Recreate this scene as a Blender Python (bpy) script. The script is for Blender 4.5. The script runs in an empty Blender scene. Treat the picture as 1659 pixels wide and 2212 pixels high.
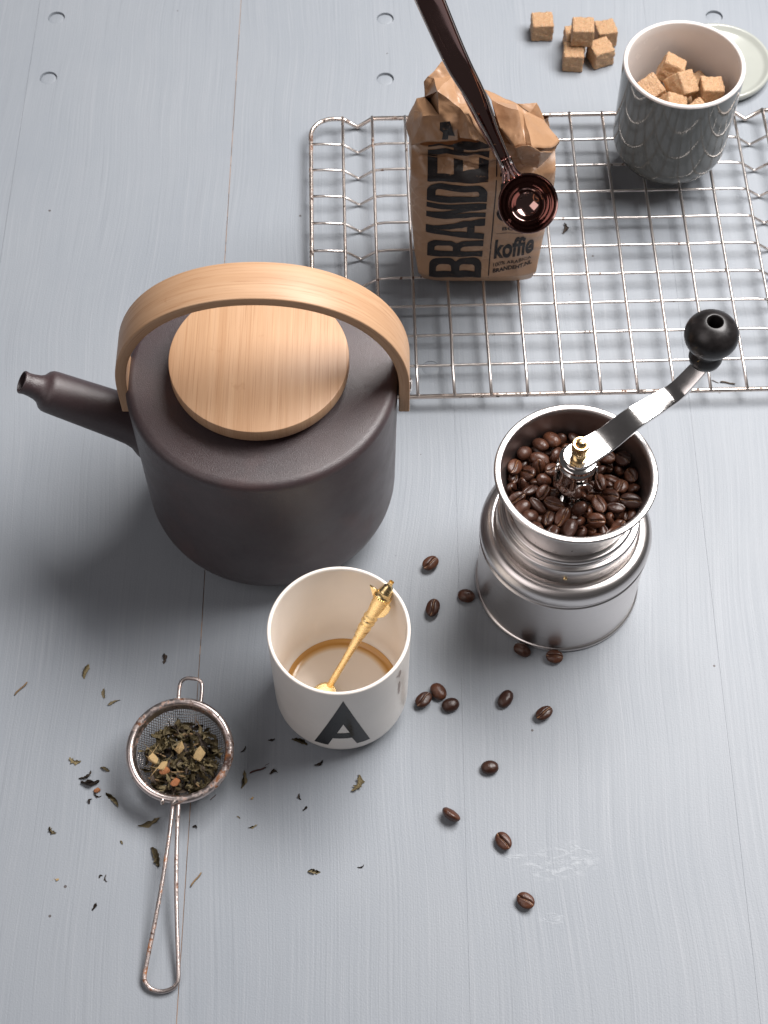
import bpy, bmesh, math, random
import numpy as np
from mathutils import Vector, Matrix, Euler, noise

PI = math.pi
R = math.radians
S = bpy.context.scene
COL = S.collection
random.seed(7)

# ------------------------------------------------------------------ camera
cam_data = bpy.data.cameras.new('camera')
cam = bpy.data.objects.new('camera', cam_data)
COL.objects.link(cam)
cam.location = (0.0, -0.5511, 0.9172)
cam.rotation_euler = (R(90 - 59), 0, 0)
cam_data.sensor_fit = 'VERTICAL'
cam_data.sensor_height = 36.0
cam_data.sensor_width = 27.0
cam_data.lens = 36.0 * 3600 / 2212
cam_data.clip_start = 0.01
cam_data.clip_end = 50
cam_data.dof.use_dof = True
cam_data.dof.focus_distance = 0.97
cam_data.dof.aperture_fstop = 20
S.camera = cam

# ------------------------------------------------------------------ light: one big softbox behind right, dim studio around
world = bpy.data.worlds.new('World')
S.world = world
world.use_nodes = True
bg = world.node_tree.nodes['Background']
bg.inputs[0].default_value = (0.92, 0.88, 0.90, 1)
bg.inputs[1].default_value = 0.065


def area(name, loc, target, sx, sy, power, col, roll=0):
    l = bpy.data.lights.new(name, 'AREA')
    l.shape = 'RECTANGLE'
    l.size = sx
    l.size_y = sy
    l.energy = power
    l.color = col
    o = bpy.data.objects.new(name, l)
    COL.objects.link(o)
    o.location = loc
    d = Vector(target) - Vector(loc)
    o.rotation_euler = (d.to_track_quat('-Z', 'Y').to_matrix().to_4x4() @ Matrix.Rotation(roll, 4, 'Z')).to_euler()
    return o


area('key_softbox', (0.69, 0.52, 1.40), (0.03, 0.02, 0.05), 1.3, 0.68, 56, (1.0, 0.97, 0.955))
area('added_fill', (-1.3, -0.9, 1.9), (0, 0, 0.05), 1.4, 1.4, 12.5, (1.0, 0.92, 0.91))  # added fill lamp with no known source, lifts the shaded fronts

vs = S.view_settings
vs.view_transform = 'Standard'
vs.look = 'None'
vs.exposure = 0.0
vs.gamma = 1.0
vs.use_curve_mapping = False


# ------------------------------------------------------------------ node helpers
class NT:
    def __init__(self, name):
        self.m = bpy.data.materials.new(name)
        self.m.use_nodes = True
        self.t = self.m.node_tree
        self.b = self.t.nodes['Principled BSDF']
        self.tc = self.t.nodes.new('ShaderNodeTexCoord')

    def n(self, typ, **kw):
        nd = self.t.nodes.new(typ)
        for k, v in kw.items():
            setattr(nd, k, v)
        return nd

    def link(self, a, b):
        self.t.links.new(a, b)

    def setv(self, nd, **kw):
        for k, v in kw.items():
            nd.inputs[k.replace('_', ' ')].default_value = v

    def mapped(self, scale, coord='Object', rot=(0, 0, 0), loc=(0, 0, 0)):
        mp = self.n('ShaderNodeMapping')
        mp.inputs['Scale'].default_value = scale
        mp.inputs['Rotation'].default_value = rot
        mp.inputs['Location'].default_value = loc
        self.link(self.tc.outputs[coord], mp.inputs['Vector'])
        return mp.outputs[0]

    def noise(self, vec, scale=1.0, detail=4.0, rough=0.5, dist=0.0):
        nd = self.n('ShaderNodeTexNoise')
        self.setv(nd, Scale=scale, Detail=detail, Roughness=rough, Distortion=dist)
        self.link(vec, nd.inputs['Vector'])
        return nd.outputs['Fac']

    def voronoi(self, vec, scale=1.0, feature='F1'):
        nd = self.n('ShaderNodeTexVoronoi', feature=feature)
        nd.inputs['Scale'].default_value = scale
        self.link(vec, nd.inputs['Vector'])
        return nd

    def ramp(self, fac, stops):
        nd = self.n('ShaderNodeValToRGB')
        el = nd.color_ramp.elements
        while len(el) < len(stops):
            el.new(0.5)
        for e, (p, c) in zip(el, stops):
            e.position = p
            e.color = (c, c, c, 1) if isinstance(c, (int, float)) else (*c, 1)
        self.link(fac, nd.inputs[0])
        return nd.outputs[0]

    def mix(self, fac, a, b, mode='MIX'):
        nd = self.n('ShaderNodeMix', data_type='RGBA', blend_type=mode)
        for s, v in ((nd.inputs[0], fac), (nd.inputs[6], a), (nd.inputs[7], b)):
            if isinstance(v, (int, float)):
                s.default_value = v
            elif isinstance(v, tuple):
                s.default_value = (*v, 1)
            else:
                self.link(v, s)
        return nd.outputs[2]

    def math(self, op, a, b=0.0, c=0.0):
        nd = self.n('ShaderNodeMath', operation=op)
        for s, v in zip(nd.inputs, (a, b, c)):
            if isinstance(v, (int, float)):
                s.default_value = v
            else:
                self.link(v, s)
        return nd.outputs[0]

    def bump(self, h, dist=0.0005, strength=1.0, normal=None):
        nd = self.n('ShaderNodeBump')
        nd.inputs['Distance'].default_value = dist
        nd.inputs['Strength'].default_value = strength
        self.link(h, nd.inputs['Height'])
        if normal is not None:
            self.link(normal, nd.inputs['Normal'])
        return nd.outputs[0]

    def out(self, color=None, rough=None, metal=None, normal=None, **kw):
        for key, v in (('Base Color', color), ('Roughness', rough), ('Metallic', metal), ('Normal', normal)):
            if v is None:
                continue
            s = self.b.inputs[key]
            if isinstance(v, (int, float)):
                s.default_value = v
            elif isinstance(v, tuple):
                s.default_value = (*v, 1)
            else:
                self.link(v, s)
        for k, v in kw.items():
            self.b.inputs[k.replace('_', ' ')].default_value = v
        return self.m


def mat_paint():
    k = NT('painted_wood')
    w = k.mapped((1, 1, 1))
    # slow waviness so the grain is not ruler straight
    nz = k.n('ShaderNodeTexNoise')
    k.setv(nz, Scale=3.0, Detail=2.0)
    k.link(k.mapped((1.0, 0.9, 1)), nz.inputs['Vector'])
    vadd = k.n('ShaderNodeVectorMath', operation='SCALE')
    k.link(nz.outputs['Color'], vadd.inputs[0])
    vadd.inputs['Scale'].default_value = 0.05
    vsum = k.n('ShaderNodeVectorMath', operation='ADD')
    k.link(w, vsum.inputs[0])
    k.link(vadd.outputs[0], vsum.inputs[1])

    def m2(scale):
        mp = k.n('ShaderNodeMapping')
        mp.inputs['Scale'].default_value = scale
        k.link(vsum.outputs[0], mp.inputs['Vector'])
        return mp.outputs[0]
    grain = k.noise(m2((620, 9, 1)), 1, 3, 0.55)
    brush = k.noise(m2((560, 7, 1)), 1, 5, 0.6)
    coarse = k.noise(m2((95, 3.0, 1)), 1, 3, 0.5)
    blot = k.noise(w, 7, 5, 0.6)
    pebble = k.noise(w, 900, 2, 0.5)
    base = k.mix(k.ramp(blot, [(0.3, 0.0), (0.75, 1.0)]), (0.258, 0.283, 0.315), (0.286, 0.309, 0.337))
    c1 = k.mix(k.ramp(coarse, [(0.42, 0.0), (0.75, 0.12)]), base, (0.33, 0.346, 0.372))
    c2 = k.mix(k.ramp(grain, [(0.56, 0.0), (0.8, 0.38)]), c1, (0.37, 0.387, 0.413))
    c2b = k.mix(k.ramp(grain, [(0.22, 0.40), (0.43, 0.0)]), c2, (0.200, 0.217, 0.242))
    # hairline cracks and pin specks
    crack = k.noise(m2((170, 1.6, 1)), 1, 6, 0.7, 0.4)
    ck = k.math('MULTIPLY', k.ramp(crack, [(0.253, 1.0), (0.272, 0.0)]), k.ramp(k.noise(w, 9, 2), [(0.5, 0.0), (0.62, 1.0)]))
    c3 = k.mix(ck, c2b, (0.16, 0.15, 0.15))
    sp = k.voronoi(w, 48)
    spk = k.math('MULTIPLY', k.math('LESS_THAN', sp.outputs['Distance'], 0.045), k.math('GREATER_THAN', k.noise(w, 26, 1), 0.60))
    c4 = k.mix(spk, c3, (0.10, 0.09, 0.09))
    # scuffed spots where filler shows through the paint
    sep = k.n('ShaderNodeSeparateXYZ')
    k.link(k.tc.outputs['Object'], sep.inputs[0])
    tot = None
    for cx, cy, rx, ry in ((0.107, -0.2310, 0.017, 0.012), (0.094, -0.2345, 0.020, 0.011), (0.073, -0.2300, 0.009, 0.003), (0.0935, -0.2660, 0.009, 0.004)):
        dx = k.math('DIVIDE', k.math('SUBTRACT', sep.outputs[0], cx), rx)
        dy = k.math('DIVIDE', k.math('SUBTRACT', sep.outputs[1], cy), ry)
        m = k.math('SUBTRACT', 1.0, k.math('ADD', k.math('MULTIPLY', dx, dx), k.math('MULTIPLY', dy, dy)))
        tot = m if tot is None else k.math('MAXIMUM', tot, m)
    scn = k.noise(k.mapped((130, 330, 1)), 1, 5, 0.7, 0.6)
    sc = k.math('MULTIPLY', k.ramp(tot, [(0.0, 0.0), (0.75, 1.0)]), k.ramp(scn, [(0.46, 0.0), (0.60, 1.0)]))
    c4 = k.mix(k.math('MULTIPLY', sc, 0.40), c4, (0.47, 0.50, 0.53))
    h = k.math('ADD', k.math('MULTIPLY', grain, 0.55), k.math('ADD', k.math('MULTIPLY', brush, 0.32), k.math('MULTIPLY', pebble, 0.42)))
    h2 = k.math('ADD', h, k.math('MULTIPLY', ck, -0.6))
    h2 = k.math('ADD', h2, k.math('MULTIPLY', sc, 0.35))
    h3 = k.math('ADD', h2, k.math('MULTIPLY', coarse, 0.15))
    rough = k.ramp(brush, [(0.3, 0.46), (0.7, 0.55)])
    return k.out(c4, rough, 0.0, k.bump(h3, 0.00038, 0.62), Specular_IOR_Level=0.45)


def mat_chip():
    k = NT('chipped_paint')
    w = k.mapped((1, 1, 1))
    f = k.noise(w, 160, 5, 0.65)
    return k.out(k.mix(k.ramp(f, [(0.4, 0.0), (0.6, 1.0)]), (0.46, 0.50, 0.54), (0.62, 0.65, 0.68)), 0.5, 0, k.bump(f, 0.0004, 0.7))


def mat_rawwood():
    k = NT('bare_wood')
    w = k.mapped((80, 14, 40))
    f = k.noise(w, 1, 4, 0.6)
    return k.out(k.ramp(f, [(0.36, (0.03, 0.022, 0.018)), (0.46, (0.26, 0.17, 0.12)), (0.7, (0.48, 0.35, 0.27))]), 0.8, 0)


def mat_kettle():
    k = NT('satin_brown_glaze')
    w = k.mapped((1, 1, 1))
    f = k.noise(w, 2600, 2, 0.6)
    g = k.noise(w, 18, 4, 0.6)
    c = k.mix(k.ramp(g, [(0.35, 0.0), (0.7, 1.0)]), (0.034, 0.022, 0.025), (0.050, 0.028, 0.029))
    c = k.mix(k.ramp(f, [(0.5, 0.0), (0.85, 0.5)]), c, (0.16, 0.12, 0.125))
    mid = k.noise(w, 55, 5, 0.65)
    c = k.mix(k.ramp(k.noise(w, 30, 3, 0.5), [(0.58, 0.0), (0.72, 0.45)]), c, (0.088, 0.040, 0.036))
    return k.out(c, k.ramp(mid, [(0.3, 0.34), (0.7, 0.46)]), 0.0, k.bump(f, 0.00022, 0.8), Specular_IOR_Level=0.85)


def bamboo(name, coord, scale_fine, scale_wide, node_scale, dark=1.0):
    k = NT(name)
    v = k.mapped(scale_fine, coord)
    v2 = k.mapped(scale_wide, coord)
    v3 = k.mapped(node_scale, coord)
    f = k.noise(v, 1, 3, 0.6)
    g = k.noise(v2, 1, 3, 0.55)
    s = k.noise(v3, 1, 4, 0.6)
    a = (0.56 * dark, 0.352 * dark, 0.212 * dark)
    b = (0.49 * dark, 0.288 * dark, 0.162 * dark)
    c = k.mix(k.ramp(g, [(0.35, 0.0), (0.65, 1.0)]), a, b)
    c = k.mix(k.ramp(f, [(0.53, 0.0), (0.72, 0.55)]), c, (0.32 * dark, 0.145 * dark, 0.060 * dark))
    c = k.mix(k.ramp(f, [(0.2, 0.45), (0.42, 0.0)]), c, (0.72 * dark, 0.48 * dark, 0.27 * dark))
    c = k.mix(k.ramp(s, [(0.66, 0.0), (0.78, 0.4)]), c, (0.33 * dark, 0.15 * dark, 0.06 * dark))
    return k.out(c, k.ramp(f, [(0.3, 0.42), (0.8, 0.55)]), 0, k.bump(f, 0.00012, 0.5), Specular_IOR_Level=0.4)


def mat_porcelain(name, col, rough=0.22, mott=0.0, spec=0.5, bmp=0.0001):
    k = NT(name)
    w = k.mapped((1, 1, 1))
    f = k.noise(w, 35, 4, 0.55)
    c = k.mix(k.ramp(f, [(0.35, 0.0), (0.7, 1.0)]), col, tuple(x * (0.95 - mott) for x in col))
    return k.out(c, k.ramp(k.noise(w, 60, 3), [(0.3, rough), (0.7, rough + 0.03)]), 0, k.bump(k.noise(w, 110, 2), bmp, 0.35) if bmp else None, Specular_IOR_Level=spec)


def mat_plain(name, col, rough=0.5, metal=0.0, nscale=300, var=0.15, bump=0.0001, **kw):
    k = NT(name)
    w = k.mapped((1, 1, 1))
    f = k.noise(w, nscale, 4, 0.6)
    c = k.mix(k.ramp(f, [(0.35, 0.0), (0.68, 1.0)]), tuple(x * (1 - var) for x in col), tuple(min(1, x * (1 + var)) for x in col))
    return k.out(c, k.ramp(f, [(0.3, max(0.02, rough - 0.05)), (0.7, rough + 0.05)]), metal, k.bump(f, bump, 0.5), **kw)


def mat_brushed(name, col, rough=0.22):
    k = NT(name)
    # turned steel: fine rings round the axis, so stretched along z only
    v = k.mapped((3, 3, 2200))
    f = k.noise(v, 1, 3, 0.6)
    w = k.noise(k.mapped((1, 1, 1)), 30, 4, 0.6)
    c = k.mix(k.ramp(f, [(0.3, 0.0), (0.7, 1.0)]), tuple(x * 0.9 for x in col), col)
    rg = k.math('ADD', k.ramp(f, [(0.3, rough - 0.04), (0.7, rough + 0.05)]), k.math('MULTIPLY', w, 0.08))
    return k.out(c, rg, 1.0, k.bump(f, 0.00006, 0.35), Anisotropic=0.3)


def mat_rusty(name, steel=(0.62, 0.56, 0.52), lo=0.52, hi=0.62, scale=420, dark=(0.055, 0.028, 0.018), warm=(0.26, 0.10, 0.035)):
    k = NT(name)
    w = k.mapped((1, 1, 1))
    f = k.noise(w, scale, 5, 0.65)
    g = k.noise(w, scale * 0.16, 3, 0.55)
    h = k.math('ADD', k.math('MULTIPLY', f, 0.55), k.math('MULTIPLY', g, 0.45))
    msk = k.ramp(h, [(lo, 0.0), (hi, 1.0)])
    rc = k.mix(k.ramp(k.noise(w, scale * 0.4, 3), [(0.45, 0.0), (0.62, 1.0)]), dark, warm)
    c = k.mix(msk, steel, rc)
    met = k.math('SUBTRACT', 1.0, msk)
    rg = k.ramp(msk, [(0.0, 0.3), (1.0, 0.75)])
    return k.out(c, rg, met, k.bump(h, 0.0004, 0.5))


def mat_paper():
    k = NT('kraft_paper')
    w = k.mapped((1, 1, 1))
    fib = k.noise(k.mapped((900, 900, 60)), 1, 3, 0.6)
    g = k.noise(w, 40, 4, 0.6)
    c = k.mix(k.ramp(g, [(0.3, 0.0), (0.7, 1.0)]), (0.345, 0.195, 0.105), (0.41, 0.24, 0.135))
    c = k.mix(k.ramp(fib, [(0.4, 0.25), (0.65, 0.0)]), c, (0.30, 0.165, 0.088))
    vor = k.n('ShaderNodeTexVoronoi', feature='DISTANCE_TO_EDGE')
    vor.inputs['Scale'].default_value = 70
    wn = k.n('ShaderNodeTexNoise')
    k.setv(wn, Scale=60.0, Detail=3.0)
    k.link(w, wn.inputs['Vector'])
    sc_ = k.n('ShaderNodeVectorMath', operation='SCALE')
    k.link(wn.outputs['Color'], sc_.inputs[0])
    sc_.inputs['Scale'].default_value = 0.02
    ad = k.n('ShaderNodeVectorMath', operation='ADD')
    k.link(w, ad.inputs[0])
    k.link(sc_.outputs[0], ad.inputs[1])
    k.link(ad.outputs[0], vor.inputs['Vector'])
    crs = k.math('MULTIPLY', k.ramp(vor.outputs['Distance'], [(0.0, 1.0), (0.09, 0.0)]), k.ramp(k.noise(w, 24, 2), [(0.42, 0.0), (0.6, 1.0)]))
    c = k.mix(k.math('MULTIPLY', crs, 0.22), c, (0.56, 0.38, 0.25))
    h = k.math('ADD', k.math('MULTIPLY', fib, 0.2), k.math('ADD', k.math('MULTIPLY', crs, 0.8), k.math('MULTIPLY', k.noise(w, 120, 4, 0.6), 0.9)))
    return k.out(c, k.ramp(g, [(0.3, 0.33), (0.7, 0.45)]), 0, k.bump(h, 0.0005, 0.4), Specular_IOR_Level=0.6)


def mat_ink():
    k = NT('worn_black_bag_print')
    w = k.mapped((1, 1, 1))
    f = k.noise(w, 420, 5, 0.7)
    g = k.noise(k.mapped((60, 60, 900)), 1, 3, 0.6)
    worn = k.ramp(k.math('ADD', k.math('MULTIPLY', f, 0.6), k.math('MULTIPLY', g, 0.4)), [(0.58, 0.0), (0.66, 0.7)])
    c = k.mix(worn, (0.015, 0.012, 0.012), (0.22, 0.125, 0.07))
    return k.out(c, 0.48, 0, k.bump(k.noise(w, 120, 4, 0.6), 0.0004, 0.4), Specular_IOR_Level=0.3)


def mat_sugar():
    k = NT('brown_cane_sugar')
    w = k.mapped((1, 1, 1))
    v = k.voronoi(w, 1500)
    n1 = k.noise(w, 700, 3, 0.6)
    c = k.mix(v.outputs['Distance'], (0.57, 0.365, 0.205), (0.36, 0.195, 0.095))
    c = k.mix(k.ramp(n1, [(0.52, 0.0), (0.75, 0.6)]), c, (0.74, 0.51, 0.32))
    h = k.math('ADD', k.math('MULTIPLY', v.outputs['Distance'], -0.7), n1)
    return k.out(c, k.ramp(n1, [(0.4, 0.5), (0.7, 0.25)]), 0, k.bump(h, 0.0009, 0.8), Subsurface_Weight=0.15, Subsurface_Scale=0.002)


def mat_bean():
    k = NT('roasted_coffee_bean')
    oi = k.n('ShaderNodeObjectInfo')
    w = k.mapped((1, 1, 1))
    g = k.noise(w, 260, 4, 0.6)
    fine = k.noise(w, 1300, 3, 0.6)
    c = k.mix(oi.outputs['Random'], (0.038, 0.0135, 0.0075), (0.105, 0.036, 0.016))
    c = k.mix(k.ramp(g, [(0.35, 0.55), (0.6, 0.0)]), c, (0.026, 0.011, 0.008))
    sep = k.n('ShaderNodeSeparateXYZ')
    k.link(k.tc.outputs['Object'], sep.inputs[0])
    inz = k.math('GREATER_THAN', sep.outputs[2], 0.0)
    ny = k.math('ABSOLUTE', k.math('SUBTRACT', sep.outputs[1], k.math('MULTIPLY', k.math('SINE', k.math('MULTIPLY', sep.outputs[0], 430.0)), 0.0005)))
    line = k.math('MULTIPLY', inz, k.math('LESS_THAN', ny, 0.00022))
    some = k.math('MULTIPLY', line, k.math('GREATER_THAN', k.noise(k.mapped((500, 500, 500)), 1, 2), 0.47))
    c = k.mix(k.math('MULTIPLY', some, 0.6), c, (0.30, 0.15, 0.06))
    h = k.math('ADD', k.math('MULTIPLY', g, 0.8), k.math('MULTIPLY', fine, 0.25))
    return k.out(c, k.ramp(g, [(0.3, 0.30), (0.7, 0.42)]), 0, k.bump(h, 0.0006, 0.6), Specular_IOR_Level=0.55)


def mat_leaf(name, a, b):
    k = NT(name)
    oi = k.n('ShaderNodeObjectInfo')
    w = k.mapped((1, 1, 1))
    g = k.noise(w, 500, 4, 0.6)
    c = k.mix(oi.outputs['Random'], a, b)
    c = k.mix(k.ramp(g, [(0.35, 0.6), (0.65, 0.0)]), c, tuple(x * 0.42 for x in a))
    return k.out(c, 0.55, 0, k.bump(g, 0.0006, 0.7))


def mat_coffee():
    # thin leftover coffee: pale where the film is thin, brown where it is deep at the wall
    k = NT('thin_coffee')
    sep = k.n('ShaderNodeSeparateXYZ')
    k.link(k.tc.outputs['Object'], sep.inputs[0])
    x = k.math('ADD', sep.outputs[0], 0.0010)
    y = k.math('ADD', sep.outputs[1], 0.0004)
    rr = k.math('SQRT', k.math('ADD', k.math('MULTIPLY', x, x), k.math('MULTIPLY', y, y)))
    f = k.math('DIVIDE', rr, 0.0338)
    nz = k.noise(k.mapped((1, 1, 1)), 70, 3, 0.5)
    f2 = k.math('ADD', f, k.math('MULTIPLY', k.math('SUBTRACT', nz, 0.5), 0.03))
    c = k.ramp(f2, [(0.0, (0.86, 0.81, 0.76)), (0.83, (0.85, 0.77, 0.69)), (0.90, (0.68, 0.46, 0.23)), (0.95, (0.50, 0.25, 0.065)), (1.0, (0.56, 0.31, 0.10))])
    return k.out(c, 0.12, 0, None, Specular_IOR_Level=0.4)


M = dict(
    paint=mat_paint(), chip=mat_chip(), raw=mat_rawwood(), kettle=mat_kettle(),
    lidwood=bamboo('bamboo_lid', 'Object', (1300, 18, 40), (170, 5, 20), (90, 60, 60)),
    bandwood=bamboo('bamboo_band', 'UV', (9, 820, 1), (3, 160, 1), (40, 90, 1), 0.93),
    cup=mat_porcelain('white_bone_porcelain', (0.88, 0.82, 0.755), 0.2),
    ink=mat_plain('black_glaze_print', (0.010, 0.0095, 0.0105), 0.22, Specular_IOR_Level=0.22),
    stain=mat_plain('dried_coffee_drip', (0.42, 0.34, 0.30), 0.3),
    coffee=mat_coffee(),
    gold=mat_plain('worn_gilt', (0.93, 0.70, 0.36), 0.27, 1.0, 500, 0.10, 0.0002),
    steel=mat_brushed('brushed_steel', (0.76, 0.72, 0.70), 0.27),
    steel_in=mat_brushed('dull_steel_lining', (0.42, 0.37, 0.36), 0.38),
    chrome=mat_plain('polished_chrome', (0.82, 0.79, 0.77), 0.13, 1.0, 60, 0.03, 0.000002),
    brass=mat_plain('brass', (0.83, 0.60, 0.30), 0.22, 1.0, 300, 0.08),
    blackwood=mat_plain('black_lacquered_wood', (0.013, 0.011, 0.011), 0.36, 0, 220, 0.4, 0.0002),
    dark=mat_plain('dark_hollow', (0.006, 0.005, 0.005), 0.7),
    bowlglaze=mat_porcelain('grey_green_glaze', (0.105, 0.110, 0.103), 0.03, 0.03, 0.7, 0),
    bowlwhite=mat_porcelain('white_inner_glaze', (0.78, 0.73, 0.70), 0.25),
    lidglaze=mat_porcelain('pale_sage_glaze', (0.42, 0.435, 0.395), 0.16, 0.02, 0.6),
    rackwire=mat_rusty('tinned_rack_wire', (0.78, 0.72, 0.68), 0.60, 0.64, 260, (0.05, 0.03, 0.022), (0.15, 0.075, 0.045)),
    rackrust=mat_rusty('rusty_rack_wire', (0.72, 0.63, 0.57), 0.54, 0.60, 300, (0.05, 0.03, 0.022), (0.17, 0.08, 0.045)),
    strain=mat_rusty('rusty_strainer_wire', (0.64, 0.56, 0.53), 0.51, 0.60, 330, (0.07, 0.035, 0.025), (0.34, 0.12, 0.03)),
    mesh=mat_plain('woven_steel_mesh', (0.55, 0.50, 0.47), 0.32, 1.0, 900, 0.2),
    paper=mat_paper(), print=mat_ink(),
    scoop=mat_plain('warm_polished_steel', (0.34, 0.21, 0.19), 0.06, 1.0, 40, 0.05, 0.000004),
    sugar=mat_sugar(), bean=mat_bean(),
    leaf=mat_leaf('dried_green_tea', (0.36, 0.285, 0.145), (0.19, 0.150, 0.085)),
    leafdark=mat_leaf('dried_dark_tea', (0.15, 0.112, 0.080), (0.085, 0.060, 0.048)),
    stick=mat_leaf('tea_stalk', (0.34, 0.22, 0.11), (0.28, 0.17, 0.08)),
    ginger=mat_leaf('pale_dried_root', (0.60, 0.42, 0.20), (0.55, 0.36, 0.16)),
    orange=mat_leaf('orange_dried_fruit', (0.42, 0.16, 0.055), (0.36, 0.13, 0.05)),
    redstem=mat_leaf('reddish_stalk', (0.10, 0.03, 0.02), (0.08, 0.028, 0.02)),
)


# ------------------------------------------------------------------ mesh helpers
def mesh_from(bm, name, smooth=True, sharp=None):
    me = bpy.data.meshes.new(name)
    bmesh.ops.recalc_face_normals(bm, faces=bm.faces)
    bm.to_mesh(me)
    bm.free()
    if smooth:
        for p in me.polygons:
            p.use_smooth = True
        if sharp:
            me.set_sharp_from_angle(angle=R(sharp))
    return me


def obj(name, me, mat, parent=None, loc=(0, 0, 0), rot=(0, 0, 0), kind=None):
    o = bpy.data.objects.new(name, me)
    COL.objects.link(o)
    if mat is not None and not me.materials:
        me.materials.append(mat)
    o.parent = parent
    o.location = loc
    o.rotation_euler = rot
    if kind:
        o['kind'] = kind
    return o


def tag(o, label, cat, group=None):
    o['label'] = label
    o['category'] = cat
    if group:
        o['group'] = group
    return o


def thing(name, label, cat, loc=(0, 0, 0), rot=(0, 0, 0), group=None):
    o = bpy.data.objects.new(name, None)
    o.empty_display_size = 0.01
    COL.objects.link(o)
    o.location = loc
    o.rotation_euler = rot
    return tag(o, label, cat, group)


def lathe_bm(prof, n=96, bm=None, closed=False, cap=True, mtx=None, sx=1.0, sy=1.0):
    """profile of (r, z) turned round z; closed joins last to first (a shell with thickness)"""
    bm = bm or bmesh.new()
    rings = []
    for r, z in prof:
        if r < 1e-6:
            rings.append([bm.verts.new((0, 0, z))])
        else:
            rings.append([bm.verts.new((r * math.cos(2 * PI * i / n) * sx, r * math.sin(2 * PI * i / n) * sy, z)) for i in range(n)])
    pairs = list(zip(rings[:-1], rings[1:]))
    if closed:
        pairs.append((rings[-1], rings[0]))
    for a, b in pairs:
        if len(a) == 1 and len(b) == 1:
            continue
        for i in range(n):
            j = (i + 1) % n
            if len(a) == 1:
                bm.faces.new((a[0], b[j], b[i]))
            elif len(b) == 1:
                bm.faces.new((a[i], a[j], b[0]))
            else:
                bm.faces.new((a[i], a[j], b[j], b[i]))
    if cap and not closed:
        for rg in (rings[0], rings[-1]):
            if len(rg) > 1:
                bm.faces.new(rg)
    if mtx is not None:
        vs_ = [v for rg in rings for v in rg]
        bmesh.ops.transform(bm, matrix=mtx, verts=vs_)
    return bm


def fil(cx, cz, r, a0, a1, n=8):
    return [(cx + r * math.cos(R(a0 + (a1 - a0) * i / n)), cz + r * math.sin(R(a0 + (a1 - a0) * i / n))) for i in range(n + 1)]


def tube_bm(path, rad, sides=8, closed=False, bm=None, sx=1.0, up=(0, 0, 1)):
    bm = bm or bmesh.new()
    P = [Vector(p) for p in path]
    n = len(P)
    rings = []
    prev = None
    for i, p in enumerate(P):
        if closed:
            t = (P[(i + 1) % n] - P[i - 1]).normalized()
        else:
            t = (P[min(i + 1, n - 1)] - P[max(i - 1, 0)]).normalized()
        if prev is None:
            u = Vector(up)
            if abs(u.dot(t)) > 0.95:
                u = Vector((1, 0, 0))
            u = (u - t * u.dot(t)).normalized()
        else:
            u = (prev - t * prev.dot(t)).normalized()
        prev = u
        v = t.cross(u)
        r = rad[i] if isinstance(rad, (list, tuple)) else rad
        rings.append([bm.verts.new(p + u * (r * math.cos(2 * PI * k / sides)) + v * (r * sx * math.sin(2 * PI * k / sides))) for k in range(sides)])
    pr = list(zip(rings[:-1], rings[1:]))
    if closed:
        pr.append((rings[-1], rings[0]))
    for a, b in pr:
        for k in range(sides):
            bm.faces.new((a[k], a[(k + 1) % sides], b[(k + 1) % sides], b[k]))
    if not closed:
        bm.faces.new(rings[0])
        bm.faces.new(rings[-1])
    return bm


def smooth_path(pts, per=6, closed=False):
    P = [Vector(p) for p in pts]
    n = len(P)
    out = []
    rng = range(n) if closed else range(n - 1)
    for i in rng:
        if closed:
            p0, p1, p2, p3 = P[i - 1], P[i], P[(i + 1) % n], P[(i + 2) % n]
        else:
            p0, p1, p2, p3 = P[max(i - 1, 0)], P[i], P[i + 1], P[min(i + 2, n - 1)]
        for k in range(per):
            t = k / per
            out.append(0.5 * ((2 * p1) + (p2 - p0) * t + (2 * p0 - 5 * p1 + 4 * p2 - p3) * t * t + (3 * p1 - p0 - 3 * p2 + p3) * t ** 3))
    if not closed:
        out.append(P[-1])
    return out


def curve_mesh(splines, extrude=0.0, bevel=0.0, res=2):
    cu = bpy.data.curves.new('outline', 'CURVE')
    cu.dimensions = '2D'
    cu.fill_mode = 'BOTH'
    cu.extrude = extrude
    cu.bevel_depth = bevel
    cu.bevel_resolution = res
    for pts in splines:
        sp = cu.splines.new('POLY')
        sp.points.add(len(pts) - 1)
        for q, p in zip(sp.points, pts):
            q.co = (p[0], p[1], 0, 1)
        sp.use_cyclic_u = True
    o = bpy.data.objects.new('outline', cu)
    COL.objects.link(o)
    dg = bpy.context.evaluated_depsgraph_get()
    me = bpy.data.meshes.new_from_object(o.evaluated_get(dg))
    bpy.data.objects.remove(o)
    bpy.data.curves.remove(cu)
    return me


def text_mesh(body, offset=0.0):
    cu = bpy.data.curves.new('text', 'FONT')
    cu.body = body
    cu.size = 1.0
    cu.offset = offset
    cu.resolution_u = 4
    o = bpy.data.objects.new('text', cu)
    COL.objects.link(o)
    dg = bpy.context.evaluated_depsgraph_get()
    me = bpy.data.meshes.new_from_object(o.evaluated_get(dg))
    bpy.data.objects.remove(o)
    bpy.data.curves.remove(cu)
    return me


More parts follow.
